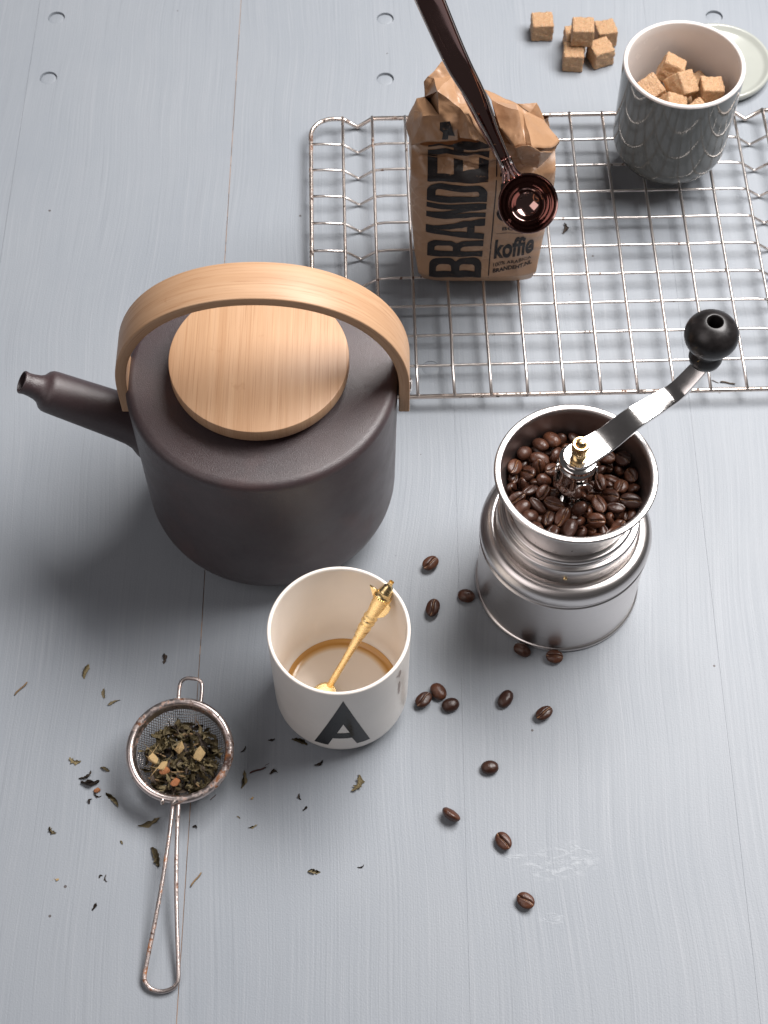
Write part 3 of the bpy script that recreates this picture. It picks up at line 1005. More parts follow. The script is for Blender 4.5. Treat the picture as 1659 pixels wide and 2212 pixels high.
# beans heaped in the hopper: settle little three-ball chains, then put a bean on each chain
NB = 152
rng = np.random.default_rng(11)
rad, off = 0.0035, 0.0021
cen = np.zeros((NB, 3))
k = 0
while k < NB:
    p = rng.uniform(-0.034, 0.034, 2)
    if 0.012 < np.hypot(*p) < 0.033:
        cen[k] = (p[0], p[1], 0.098 + 0.0005 * k)
        k += 1
axs = rng.normal(size=(NB, 3))
axs[:, 2] *= 0.45
axs /= np.linalg.norm(axs, axis=1)[:, None]
P3 = np.stack([cen - axs * off, cen, cen + axs * off], 1)       # NB,3,3
vel = np.zeros_like(P3)
own = np.repeat(np.arange(NB), 3)
same = own[:, None] == own[None, :]
for it in range(420):
    old = P3.copy()
    P3 = P3 + vel * 0.90
    P3[:, :, 2] -= 0.00006
    for sub in range(3):
        Q = P3.reshape(-1, 3)
        d = Q[:, None, :] - Q[None, :, :]
        D = np.sqrt((d ** 2).sum(-1)) + 1e-9
        ov = np.clip(2 * rad - D, 0, None)
        ov[same] = 0
        Q = Q + ((d / D[..., None]) * (ov * 0.32)[..., None]).sum(1)
        rr = np.hypot(Q[:, 0], Q[:, 1]) + 1e-9
        lim = np.interp(Q[:, 2], [0.0935, 0.100, 0.108, 0.120, 0.2], [0.0350, 0.0372, 0.0390, 0.0416, 0.0416]) - rad * 1.03
        f = np.where(rr > lim, lim / rr, 1.0)
        inner = np.where(Q[:, 2] > 0.104, 0.0122, 0.0060) + rad
        f = np.where(rr < inner, inner / rr, f)
        Q[:, 0] *= f
        Q[:, 1] *= f
        Q[:, 2] = np.maximum(Q[:, 2], 0.0934 + rad)
        P3 = Q.reshape(NB, 3, 3)
        c = P3.mean(1)
        a = P3[:, 2] - P3[:, 0]
        a /= np.linalg.norm(a, axis=1)[:, None] + 1e-9
        P3 = np.stack([c - a * off, c, c + a * off], 1)
    vel = np.clip(P3 - old, -0.0006, 0.0006)
cen = P3.mean(1)
axs = P3[:, 2] - P3[:, 0]
for i in range(NB):
    xa = Vector(axs[i]).normalized()
    # crease mostly turned up, some beans showing the round back
    zz = Vector((random.gauss(0, 0.6), random.gauss(0, 0.6), random.choice((1, 1, -1)) * 0.9))
    za = (zz - xa * zz.dot(xa)).normalized()
    ya = za.cross(xa)
    o = bpy.data.objects.new('coffee_bean', BEANS[i % 6])
    COL.objects.link(o)
    o.matrix_world = Matrix.Translation(Vector(cen[i]) + Vector((GX, GY, 0.0002))) @ Matrix((xa, ya, za)).transposed().to_4x4() @ Matrix.Diagonal((random.uniform(0.88, 1.1), random.uniform(0.9, 1.08), random.uniform(0.9, 1.1), 1))
    how = 'with its crease turned up' if za.z > 0.45 else ('with its round back turned up' if za.z < -0.45 else 'lying on its edge')
    tag(o, 'roasted coffee bean in the grinder hopper heap, ' + how, 'coffee bean', 'coffee beans in the grinder hopper')


# ------------------------------------------------------------------ cooling rack
RC = Vector((0.1283, 0.2113, 0.0))
rack = thing('cooling_rack', 'rusty wire cooling rack under the paper bag and sugar pot', 'rack', RC, (0, 0, R(1.6)))
ZT = 0.0105
HWX, HDY = 0.1790, 0.1256
inner = 0.1337          # last straight long wire; outside it the feet dip to the table
outer = inner + 0.0218
fr, cr = 0.00165, 0.0165
path = []
for cx_, cy_, a0 in ((HWX - cr, HDY - cr, 0), (-HWX + cr, HDY - cr, 90), (-HWX + cr, -HDY + cr, 180), (HWX - cr, -HDY + cr, 270)):
    for k in range(9):
        a = R(a0 + 90 * k / 8)
        path.append((cx_ + cr * math.cos(a), cy_ + cr * math.sin(a), ZT + 0.0004))
# long sides dip into feet as well
full = []
for i, p in enumerate(path):
    full.append(p)
    if i == 8 or i == 26:
        y = p[1]
        sg = 1 if i == 8 else -1
        seq = [(outer, ZT + 0.0002), ((inner + outer) / 2, 0.0019), (inner, ZT)]
        xs = [(sg * x, z) for x, z in seq] + [(sg * x, ZT) for x in (0.06, 0.0, -0.06)] + [(-sg * x, z) for x, z in reversed(seq)]
        for x, z in xs:
            full.append((x, y, z))
obj('frame', mesh_from(tube_bm(full, fr, 10, True), 'rack_frame'), M['rackrust'], rack)
ny = 10
for k in range(1, ny):
    y = -HDY + 2 * HDY * k / ny
    xs = [(-HWX, ZT + 0.0010), (-HWX + 0.010, ZT + 0.0008), (-outer, ZT - 0.0004), (-(inner + outer) / 2 - 0.0012, 0.0022), (-(inner + outer) / 2, 0.0013), (-(inner + outer) / 2 + 0.0012, 0.0022), (-inner, ZT - 0.0011), (-inner + 0.008, ZT)]
    n_in = 12
    mid = [(-inner + 0.008 + (2 * inner - 0.016) * j / n_in, ZT + 0.0002 * noise.noise((j * 0.7, k * 3.1, 0))) for j in range(1, n_in)]
    rev = [(-x, z) for x, z in reversed(xs)]
    pth = [(x, y + 0.0003 * noise.noise((x * 40, k * 2.3, 1)), z) for x, z in xs + mid + rev]
    obj('cross_wire', mesh_from(tube_bm(pth, 0.0010, 8), 'cross_wire'), M['rackwire'], rack)
    if k in (1, 4):
        bm = bmesh.new()
        bmesh.ops.create_icosphere(bm, subdivisions=2, radius=0.0019)
        for v in bm.verts:
            v.co *= 1 + 0.5 * noise.noise(v.co * 700)
        obj('weld_blob', mesh_from(bm, 'weld_blob'), M['rackrust'], rack, (inner - 0.0243, y, ZT + 0.0008)) if k == 4 else None
lx = [-outer] + [-inner + 2 * inner * j / 11 for j in range(12)] + [outer]
for j, x in enumerate(lx):
    pth = [(x + 0.0005 * noise.noise((j * 5.1, t * 2.0, 2)), -HDY + 2 * HDY * t / 10, ZT + 0.00185 + 0.0002 * noise.noise((j * 2.2, t, 5))) for t in range(11)]
    pth[0] = (pth[0][0], -HDY - 0.0008, ZT + 0.0012)
    pth[-1] = (pth[-1][0], HDY + 0.0008, ZT + 0.0012)
    obj('long_wire', mesh_from(tube_bm(pth, 0.0011, 8), 'long_wire'), M['rackrust'] if j in (0, 1) else M['rackwire'], rack)
RACK_TOP = ZT + 0.00185 + 0.0012

# ------------------------------------------------------------------ sugar pot on the rack
SX, SY, SZ = 0.2042, 0.2933, RACK_TOP
sug = thing('sugar_pot', 'glossy grey ceramic pot with white inside, holding sugar cubes', 'pot', (SX, SY, SZ))
R1, H1 = 0.0415, 0.0912
rb1 = R1 * 0.975
po = [(0, 0.0008), (0.017, 0.0008), (0.0175, 0.0)] + [(rb1 - 0.0235 + 0.0235 * math.sin(t), 0.0235 - 0.0235 * math.cos(t)) for t in [i / 12 * PI / 2 for i in range(13)]]
po += [(rb1 + (R1 - rb1) * t, 0.0235 + (H1 - 0.0255) * t) for t in (0.3, 0.65, 1.0)]
tr = 0.0031
pi_ = fil(R1 - tr / 2, H1 - 0.0018, tr / 2, 10, 170, 8) + [(R1 - tr - 0.0004, H1 - 0.008), (rb1 - tr, 0.04), (rb1 - tr, 0.026)]
pi_ += [(rb1 - tr - 0.018 + 0.018 * math.cos(t), 0.0225 - 0.018 * math.sin(t)) for t in [i / 8 * PI / 2 for i in range(1, 9)]] + [(0, 0.0045)]
po_me = mesh_from(lathe_bm(po, 128, cap=False), 'pot_body', True, 60)
obj('body', po_me, M['bowlglaze'], sug)
obj('lining', mesh_from(lathe_bm([(R1 + 0.00005, H1 - 0.0021)] + pi_, 128, cap=False), 'pot_lining', True, 60), M['bowlwhite'], sug)
# lid lying face down behind
plid = obj('pot_lid', mesh_from(lathe_bm([(0, 0.0), (0.034, 0.0), (0.038, 0.0012), (0.0398, 0.004), (0.0402, 0.0068), (0.0396, 0.0082), (0.0385, 0.0086), (0.0372, 0.0080), (0.0355, 0.0062), (0.033, 0.0052), (0, 0.0046)], 112, cap=False), 'pot_lid', True, 60), M['lidglaze'], None, (0.2545, 0.3958, 0.0001))
tag(plid, 'pale sage ceramic lid lying flat on the table behind the pot', 'lid')


# ------------------------------------------------------------------ sugar cubes
def cube_mesh(seed, s=0.0158):
    rnd = random.Random(seed)
    bm = bmesh.new()
    bmesh.ops.create_cube(bm, size=1)
    bmesh.ops.subdivide_edges(bm, edges=bm.edges[:], cuts=17, use_grid_fill=True)
    sc = (s * rnd.uniform(0.95, 1.04), s * rnd.uniform(0.95, 1.04), s * rnd.uniform(0.96, 1.03))
    o = rnd.uniform(0, 40)
    for v in bm.verts:
        p = v.co
        # rounded corners
        q_ = Vector([max(-0.43, min(0.43, c)) for c in p])
        d = p - q_
        if d.length > 0:
            p = q_ + d.normalized() * min(d.length, 0.07)
        p = Vector((p.x * sc[0], p.y * sc[1], p.z * sc[2]))
        nn = noise.noise((p.x * 900 + o, p.y * 900, p.z * 900)) * 0.00048 + noise.noise((p.x * 260, p.y * 260 + o, p.z * 260)) * 0.0007
        p += p.normalized() * nn
        v.co = p
    me = mesh_from(bm, 'sugar_cube')
    me.materials.append(M['sugar'])
    return me


CUBES = [cube_mesh(s) for s in range(5)]


def put_cube(i, loc, rot, lab, grp):
    o = obj('sugar_cube', CUBES[i % 5], M['sugar'], None, loc, rot)
    return tag(o, lab, 'sugar cube', grp)


hs = 0.0081
put_cube(0, (0.1218, 0.4320, hs), (0, 0, R(2)), 'brown sugar cube lying alone on the table apart from the pile', 'sugar cubes on the table')
put_cube(1, (0.1440, 0.3992, hs), (0, 0, R(-4)), 'front brown sugar cube at the bottom of the small pile', 'sugar cubes on the table')
put_cube(2, (0.1650, 0.4035, hs), (0, 0, R(22)), 'brown sugar cube turned at an angle, low in the small pile', 'sugar cubes on the table')
put_cube(3, (0.1462, 0.4178, hs), (0, 0, R(5)), 'brown sugar cube hidden at the back under the topmost one', 'sugar cubes on the table')
put_cube(4, (0.1700, 0.4240, hs), (0, 0, R(12)), 'brown sugar cube at the far side of the small pile, beside the angled one', 'sugar cubes on the table')
put_cube(0, (0.1500, 0.4085, 3 * hs + 0.0003), (0, 0, R(-3)), 'topmost brown sugar cube perched on the small pile', 'sugar cubes on the table')
sb_ = Vector((SX, SY, SZ + 0.007))
POTC = [(-0.0195, -0.001, 0.0590, 18, -26, 24, 'tilted brown sugar cube in the pot leaning on the wall nearest the bag'), (0.0010, 0.000, 0.0625, 32, 24, 38, 'central brown sugar cube in the pot with one edge turned up'),
        (-0.0040, 0.0190, 0.0590, -18, 20, -20, 'brown sugar cube at the back wall inside the pot'), (0.0215, -0.002, 0.0585, -4, 4, 2, 'upright squared brown sugar cube at the side of the pot nearest its lid'),
        (-0.0070, -0.0175, 0.0585, 24, 30, 12, 'brown sugar cube in the pot just behind the front rim, tilted'), (0.0115, -0.0205, 0.0550, 18, -24, 30, 'lowest visible brown sugar cube behind the front rim of the pot'),
        (-0.0200, -0.0160, 0.0520, 10, 18, -28, 'brown sugar cube almost hidden by the front rim of the pot')]
for x, y, z in ((0.0165, 0.0180, 0.0420), (-0.0150, 0.0130, 0.0400), (0.0020, -0.0040, 0.0430), (0.0190, -0.0050, 0.0390), (-0.0165, -0.0080, 0.0370), (0.002, -0.021, 0.037), (0.0, 0.016, 0.026), (0.016, 0.0, 0.0215), (-0.016, 0.002, 0.0205), (0.0, -0.016, 0.0195)):
    POTC.append((x, y, z, 4, 4, random.uniform(-40, 40), 'brown sugar cube buried under the others in the grey pot'))
for i, (x, y, z, rx, ry, rz, lab) in enumerate(POTC):
    put_cube(i + 1, sb_ + Vector((x, y, z)), (R(rx), R(ry), R(rz)), lab, 'sugar cubes in the pot')

# ------------------------------------------------------------------ kraft paper coffee bag
BZ = RACK_TOP + 0.0002
bag = thing('coffee_bag', 'crumpled open kraft paper coffee bag with bold black print', 'bag', (0, 0, 0))
# height, left x, right x, front y, back y
TAB = [(0.0, 0.0272, 0.1015, 0.1778, 0.2290), (0.012, 0.0235, 0.1038, 0.1715, 0.2310), (0.030, 0.0205, 0.1055, 0.1728, 0.2320), (0.060, 0.0180, 0.1078, 0.1708, 0.2320), (0.085, 0.0168, 0.1090, 0.1700, 0.2310),
       (0.102, 0.0166, 0.1090, 0.1690, 0.2300), (0.110, 0.0168, 0.1088, 0.1700, 0.2290), (0.1145, 0.0172, 0.1085, 0.1740, 0.2287), (0.1175, 0.0174, 0.1085, 0.1800, 0.2285), (0.122, 0.0168, 0.1085, 0.1778, 0.2280), (0.133, 0.0150, 0.1080, 0.1772, 0.2250),
       (0.143, 0.0140, 0.1072, 0.1812, 0.2220), (0.152, 0.0160, 0.1060, 0.1850, 0.2180), (0.160, 0.0200, 0.1030, 0.1890, 0.2150)]
TZ = [t[0] for t in TAB]


def tab(z, c):
    return float(np.interp(z, TZ, [t[c] for t in TAB]))


def front_y(x, z):
    """front sheet: x world, z above the bag's foot"""
    xl, xr = tab(z, 1), tab(z, 2)
    u = (x - (xl + xr) / 2) / ((xr - xl) / 2)
    w = min(1.0, max(0.0, (z - 0.092) / 0.03))
    y = tab(z, 3) + (0.0025 + 0.0065 * min(1, z / 0.05)) * min(1.0, abs(u)) ** 6
    # the crease under the folded top sags towards the middle right
    sag = 0.010 * math.exp(-((u - 0.25) / 0.5) ** 2)
    zz = z + sag * w
    y = y + (tab(zz, 3) - tab(z, 3)) * w
    cr_ = abs(noise.noise((x * 55, z * 75, 1.3))) * 0.0100 + noise.noise((x * 120, z * 150, 7.7)) * 0.0016
    cr0 = noise.noise((x * 38, z * 26, 3.0)) * 0.0016 + abs(noise.noise((x * 70 + z * 40, z * 60, 9.0))) * 0.0016
    return y + cr_ * w + cr0 * (1 - w) * min(1, z / 0.02)


bm = bmesh.new()
NXF, NSD, NZB = 76, 14, 110
HB = 0.130
rows = []
for j in range(NZB + 1):
    z = HB * j / NZB
    xl, xr, yb = tab(z, 1), tab(z, 2), tab(z, 4)
    row = []
    for i in range(NXF + 1):
        x = xl + (xr - xl) * i / NXF
        row.append((x, front_y(x, z), z))
    yfr, yfl = row[-1][1], row[0][1]
    w = min(1.0, max(0.0, (z - 0.02) / 0.10))
    for i in range(1, NSD + 1):
        t = i / NSD
        gus = -0.006 * math.sin(PI * t) * w + 0.003 * noise.noise((t * 3, z * 60, 20)) * w
        row.append((xr + gus, yfr + (yb - yfr) * t, z * (1 - 0.16 * t)))
    for i in range(1, NXF + 1):
        x = xr - (xr - xl) * i / NXF
        row.append((x, yb + 0.002 * noise.noise((x * 60, z * 60, 30)) * w, z * 0.84))
    for i in range(1, NSD):
        t = i / NSD
        gus = 0.006 * math.sin(PI * t) * w + 0.003 * noise.noise((t * 3, z * 60, 40)) * w
        row.append((xl + gus, yb + (yfl - yb) * t, z * (0.84 + 0.16 * t)))
    rows.append([bm.verts.new((p[0], p[1], p[2] + BZ)) for p in row])
nn_ = len(rows[0])
for a, b in zip(rows[:-1], rows[1:]):
    for k in range(nn_):
        bm.faces.new((a[k], a[(k + 1) % nn_], b[(k + 1) % nn_], b[k]))
bm.faces.new(rows[0])
bo = obj('body', mesh_from(bm, 'bag_body', True, 60), M['paper'], bag)

# folded and crumpled mouth of the bag: stiff paper panels
V = dict(
         a1=(0.0243, 0.2030, 0.1756), a2=(0.0267, 0.2040, 0.1791), a3=(0.0371, 0.2120, 0.1854), a4=(0.0432, 0.2120, 0.1787), a5=(0.0459, 0.2050, 0.1736), a6=(0.0421, 0.2030, 0.1812),
         a7=(0.0305, 0.2030, 0.1790), b1=(0.0325, 0.1860, 0.1850), b2=(0.0459, 0.1790, 0.1768), b3=(0.0449, 0.1720, 0.1661), c1=(0.0460, 0.1660, 0.1653), c2=(0.0532, 0.1620, 0.1686),
         c3=(0.0623, 0.1600, 0.1669), c4=(0.0684, 0.1620, 0.1646), c5=(0.0546, 0.1840, 0.1780), c6=(0.0497, 0.1710, 0.1786), p1=(0.0281, 0.2060, 0.1570), p2=(0.0252, 0.1980, 0.1680),
         p2b=(0.0203, 0.2000, 0.1648), p3=(0.0132, 0.1920, 0.1507), p4=(0.0336, 0.1780, 0.1726), p5=(0.0166, 0.1800, 0.1446), p6=(0.0340, 0.1730, 0.1550), p7=(0.0157, 0.2150, 0.1336),
         p8=(0.0457, 0.1740, 0.1551), p9=(0.0238, 0.1810, 0.1684), d1=(0.0630, 0.2120, 0.1606), d2=(0.0827, 0.2100, 0.1507), d3=(0.0915, 0.2070, 0.1460), d4=(0.1010, 0.2060, 0.1392),
         e1=(0.0661, 0.2000, 0.1628), e2=(0.0825, 0.1900, 0.1648), e3=(0.0866, 0.1700, 0.1558), e4=(0.0797, 0.1700, 0.1526), e5=(0.0726, 0.1840, 0.1536), e6=(0.0692, 0.1960, 0.1531),
         f1=(0.0857, 0.1900, 0.1621), f2=(0.1004, 0.1980, 0.1469), f3=(0.1103, 0.1860, 0.1413), f4=(0.1037, 0.1740, 0.1483), f5=(0.0904, 0.1660, 0.1588), f6=(0.0845, 0.1980, 0.1486),
         f7=(0.1098, 0.2000, 0.1185), g1=(0.0847, 0.2200, 0.1400), g2=(0.0972, 0.2200, 0.1408), g3=(0.1034, 0.2170, 0.1279), g4=(0.0924, 0.2140, 0.1377), k1=(0.0798, 0.1670, 0.1554),
         k2=(0.0878, 0.1630, 0.1632), k3=(0.0964, 0.1650, 0.1557), k4=(0.0960, 0.1720, 0.1337), k5=(0.0871, 0.1780, 0.1297), k6=(0.1050, 0.1720, 0.1471))
FOLDS = ['a2 a7 a6 a3', 'a3 a6 a5 a4', 'a1 a7 a2', 'a7 b1 b2 a6', 'b1 p4 b3 b2', 'a6 b2 c5 a5', 'b2 b3 c1 c6', 'b2 c6 c5', 'c6 c1 c2', 'c6 c2 c3 c5', 'c5 c3 c4',
         'a1 p2 p1 b1 a7', 'p2b p3 p9 p2', 'p2 p9 p4 p1', 'p1 p4 b1', 'p3 p5 p6 p9', 'p9 p6 p4', 'p4 p6 p8 b3', 'p3 p7 p2b', 'a4 a5 c5 d1', 'c5 c4 e6 d1',
         'd1 d2 e2 e1', 'e1 e2 e3 e4 e5', 'e1 e5 e6', 'd2 d3 f6 e2', 'e2 f6 f1 e3', 'f1 f5 e3', 'f1 f2 f4 f5', 'f2 f3 f4', 'd3 d4 f2 f1 f6', 'd4 f7 f3 f2', 'g1 g4 g3 g2', 'g4 d3 d4 g3',
         'k1 k2 k5', 'k2 k3 k4 k5', 'k3 k6 k4']


def crumple(c):
    a = c * 95
    fine = Vector((0, -1, 0.4)) * (0.0011 * abs(noise.noise(c * 190 + Vector((7, 1, 5)))) + 0.0003 * noise.noise(c * 420))
    return c + fine + Vector((noise.noise(a + Vector((1, 2, 3))), noise.noise(a + Vector((9, 2, 3))) * 1.4, noise.noise(a + Vector((1, 8, 3))))) * 0.0009 + Vector((0, -1, 0.6)) * (0.0016 * (abs(noise.noise(c * 60 + Vector((4, 4, 4)))) - 0.2))


bmA = bmesh.new()
VB = {k_: bmA.verts.new(p) for k_, p in V.items()}
for f in FOLDS:
    bmA.faces.new([VB[n_] for n_ in f.split()])
bmesh.ops.triangulate(bmA, faces=bmA.faces[:])
bmesh.ops.subdivide_edges(bmA, edges=bmA.edges[:], cuts=9, use_grid_fill=True)
for v in bmA.verts:
    v.co = crumple(v.co)
ob = obj('folded_mouth', mesh_from(bmA, 'folded_mouth', True, 33), M['paper'], bag)
md = ob.modifiers.new('thickness', 'SOLIDIFY')
md.thickness = 0.00025
# torn piece of the last big letter, on the puffed corner
bm = bmesh.new()
bm.faces.new([bm.verts.new(p) for p in ((0.0339, 0.1715, 0.1735), (0.0397, 0.1715, 0.1740), (0.0436, 0.1715, 0.1607), (0.0397, 0.1715, 0.1618), (0.0394, 0.1715, 0.1583), (0.0356, 0.1715, 0.1589), (0.0358, 0.1715, 0.1648), (0.0334, 0.1715, 0.1669))])
bmesh.ops.triangulate(bm, faces=bm.faces[:])
bmesh.ops.subdivide_edges(bm, edges=bm.edges[:], cuts=4, use_grid_fill=True)
for v in bm.verts:
    v.co = crumple(v.co)
obj('printed_letter', mesh_from(bm, 'printed_letter'), M['print'], bag)


# print on the front sheet
def corner(cx, cy, rx, ry, a0, a1, n=7):
    return [(cx + rx * math.cos(R(a0 + (a1 - a0) * i / n)), cy + ry * math.sin(R(a0 + (a1 - a0) * i / n))) for i in range(n + 1)]


def slot(a0, b0, a1, b1, ra, rb_):
    return [(a0, b0)] + corner(a1 - ra, b0 + rb_, ra, rb_, -90, 0, 4) + corner(a1 - ra, b1 - rb_, ra, rb_, 0, 90, 4) + [(a0, b1)]


GL = {
    'B': [[(0, 0)] + corner(0.62, 0.17, 0.38, 0.17, -90, 0) + corner(0.72, 0.36, 0.28, 0.14, 0, 62) + corner(0.72, 0.64, 0.28, 0.14, -62, 0) + corner(0.62, 0.83, 0.38, 0.17, 0, 90) + [(0, 1)], slot(0.34, 0.13, 0.68, 0.42, 0.16, 0.08), slot(0.34, 0.58, 0.68, 0.87, 0.16, 0.08)],
    'R': [[(0, 0), (0.35, 0), (0.35, 0.40), (0.50, 0.40)] + corner(0.5, 0.30, 0.15, 0.09, 80, 0, 4) + [(0.66, 0), (1, 0), (0.99, 0.32)] + corner(0.75, 0.34, 0.24, 0.13, 0, 60, 4) + corner(0.72, 0.62, 0.28, 0.14, -60, 0) + corner(0.62, 0.83, 0.38, 0.17, 0, 90) + [(0, 1)], slot(0.35, 0.54, 0.67, 0.87, 0.16, 0.08)],
    'A': [[(0, 0), (0.31, 0), (0.35, 0.17), (0.65, 0.17), (0.69, 0), (1, 0), (0.68, 1), (0.32, 1)], [(0.39, 0.30), (0.61, 0.30), (0.5, 0.82)]],
    'N': [[(0, 0), (0.33, 0), (0.33, 0.52), (0.62, 0), (1, 0), (1, 1), (0.67, 1), (0.67, 0.46), (0.38, 1), (0, 1)]],
    'D': [[(0, 0)] + corner(0.55, 0.20, 0.45, 0.20, -90, 0) + corner(0.55, 0.80, 0.45, 0.20, 0, 90) + [(0, 1)], slot(0.36, 0.14, 0.66, 0.86, 0.14, 0.06)],
    'E': [[(0, 0), (1, 0), (1, 0.16), (0.40, 0.16), (0.40, 0.42), (0.85, 0.42), (0.85, 0.57), (0.40, 0.57), (0.40, 0.84), (1, 0.84), (1, 1), (0, 1)]],
    'H': [[(0, 0), (0.36, 0), (0.36, 0.42), (0.64, 0.42), (0.64, 0), (1, 0), (1, 1), (0.64, 1), (0.64, 0.58), (0.36, 0.58), (0.36, 1), (0, 1)]],
}


def on_bag(x, z):
    y = front_y(x, z)
    e = 0.0006
    nx = (front_y(x + e, z) - front_y(x - e, z)) / (2 * e)
    nz_ = (front_y(x, z + e) - front_y(x, z - e)) / (2 * e)
    return Vector((x, y, z + BZ)), Vector((nx, -1, nz_)).normalized()


XB, XT = 0.0660, 0.0275
ZL = [('B', 0.0105, 0.0300), ('R', 0.0315, 0.0500), ('A', 0.0510, 0.0722), ('N', 0.0735, 0.0875), ('D', 0.0890, 0.1050), ('E', 0.1068, 0.1200), ('H', 0.1215, 0.1330)]
for ch, z0, z1 in ZL:
    xt = XT + 0.004 * max(0, 1 - z0 / 0.05)
    spl = [[(XB - (XB - xt) * b, z0 + (z1 - z0) * a) for a, b in s] for s in GL[ch]]
    obj('printed_letter', drape(curve_mesh(spl), on_bag, 'printed_letter', 0.0013, 0.0013, 0.0003), M['print'], bag)
rect = lambda x0, z0, x1, z1: [(x0, z0), (x1, z0), (x1, z1), (x0, z1)]
obj('printed_rule', drape(curve_mesh([rect(0.0708, 0.0105, 0.0715, 0.122)]), on_bag, 'printed_rule', 0.003, 0.003, 0.0002), M['print'], bag)
obj('printed_rule', drape(curve_mesh([rect(0.0740, 0.0575, 0.0985, 0.0579)]), on_bag, 'printed_rule', 0.003, 0.003, 0.0002), M['print'], bag)


def place_text(body, x0, z0, width, height, offset=0.0, shear=0.0):
    me = text_mesh(body, offset)
    xs = [v.co.x for v in me.vertices]
    ys_ = [v.co.y for v in me.vertices]
    ax_, bx_, ay_, by_ = min(xs), max(xs), min(ys_), max(ys_)
    for v in me.vertices:
        u = (v.co.x - ax_) / (bx_ - ax_)
        w = (v.co.y - ay_) / (by_ - ay_)
        v.co = (x0 + u * width, z0 + w * height + shear * u, 0)
    obj('printed_text', drape(me, on_bag, 'printed_text', 0.0024, 0.0024, 0.0002), M['print'], bag)


place_text('koffie', 0.0738, 0.0290, 0.0262, 0.0215, 0.035, 0.0055)
place_text('100% ARABICA', 0.0738, 0.0222, 0.0255, 0.0034, 0.012, 0.0055)
place_text('BRANDEHT.NL', 0.0738, 0.0163, 0.0262, 0.0040, 0.035, 0.0058)
place_text('BOLI', 0.0775, 0.0605, 0.0130, 0.0042, 0.02, 0.001)
place_text('2', 0.0740, 0.0905, 0.0070, 0.0155, 0.03)
obj('printed_rule', drape(curve_mesh([rect(0.0735, 0.1090, 0.0800, 0.1100)]), on_bag, 'printed_rule', 0.002, 0.002, 0.0002), M['print'], bag)
obj('printed_dot', drape(curve_mesh([[(0.0785 + 0.0055 * math.cos(t), 0.0772 + 0.0072 * math.sin(t)) for t in [2 * PI * k / 28 for k in range(28)]]]), on_bag, 'printed_dot', 0.0024, 0.0024, 0.0002), M['print'], bag)

# ------------------------------------------------------------------ clip scoop pushed into the bag's mouth
BC = Vector((0.0894, 0.1460, 0.1290))
scp = thing('coffee_scoop', 'long handled shiny steel coffee scoop clipped to the paper bag', 'scoop', BC)
nrm = Vector((-0.06, -0.62, 0.78)).normalized()
q = nrm.to_track_quat('Z', 'Y').to_matrix().to_4x4()
so_ = [(0.0176 * math.sin(R(a)), -0.0176 * math.cos(R(a)) * 1.02) for a in range(0, 86, 6)] + [(0.0178, 0.0), (0.0184, 0.0002), (0.0187, 0.0008), (0.0184, 0.0013), (0.0177, 0.0012), (0.0171, 0.0003), (0.0168, -0.0030), (0.0160, -0.0040), (0.0157, -0.0052)]
so_ += [(0.0160 * math.sin(R(a)), -0.0165 * math.cos(R(a))) for a in (68, 60, 52, 45)] + [(0.0106, -0.0122), (0.0103, -0.0130)] + [(0.0160 * math.sin(R(a)), -0.0168 * math.cos(R(a))) for a in (38, 32, 26, 20, 14, 8, 4)] + [(0, -0.0168)]
obj('bowl', mesh_from(lathe_bm(so_, 96, mtx=q, cap=False), 'scoop_bowl', True, 35), M['scoop'], scp)
HPTS = [((0.0749, 0.156, 0.1531), 0.0031), ((0.0651, 0.165, 0.1717), 0.0039), ((0.0542, 0.174, 0.1934), 0.0061), ((0.0424, 0.182, 0.2134), 0.0076), ((0.0261, 0.19, 0.2517), 0.0085), ((0.0156, 0.193, 0.2789), 0.0088)]
cl_ = smooth_path([Vector(p) - BC for p, w in HPTS], 6)
wl = [0.88 * float(np.interp(i / (len(cl_) - 1), np.linspace(0, 1, len(HPTS)), [w for p, w in HPTS])) for i in range(len(cl_))]


def channel(cl, wl, wall, thick, name):
    bm = bmesh.new()
    rings = []
    for i, p in enumerate(cl):
        t = (cl[min(i + 1, len(cl) - 1)] - cl[max(i - 1, 0)]).normalized()
        face = (nrm - t * nrm.dot(t)).normalized()
        side = t.cross(face)
        w = wl[i]
        sec_ = [(-w, wall), (-w + thick, wall), (-w + thick * 1.3, 0.0008), (-w * 0.5, 0), (w * 0.5, 0), (w - thick * 1.3, 0.0008), (w - thick, wall), (w, wall), (w + 0.0001, 0), (w * 0.6, -0.0008), (-w * 0.6, -0.0008), (-w - 0.0001, 0)]
        rings.append([bm.verts.new(p + side * a + face * b) for a, b in sec_])
    for a, b in zip(rings[:-1], rings[1:]):
        for k in range(len(a)):
            bm.faces.new((a[k], a[(k + 1) % len(a)], b[(k + 1) % len(a)], b[k]))
    bm.faces.new(rings[0])
    bm.faces.new(rings[-1])
    return mesh_from(bm, name, True, 35)


sh_ = obj('handle', channel(cl_, wl, 0.0030, 0.0009, 'scoop_handle'), M['scoop'], scp)
for sgn in (-1, 1):
    pth = []
    for i, p in enumerate(cl_):
        t = (cl_[min(i + 1, len(cl_) - 1)] - cl_[max(i - 1, 0)]).normalized()
        face = (nrm - t * nrm.dot(t)).normalized()
        pth.append(p + t.cross(face) * (sgn * wl[i]) + face * 0.0031)
    obj('rolled_edge', mesh_from(tube_bm(pth, 0.0008, 10), 'rolled_edge'), M['chrome'], sh_)
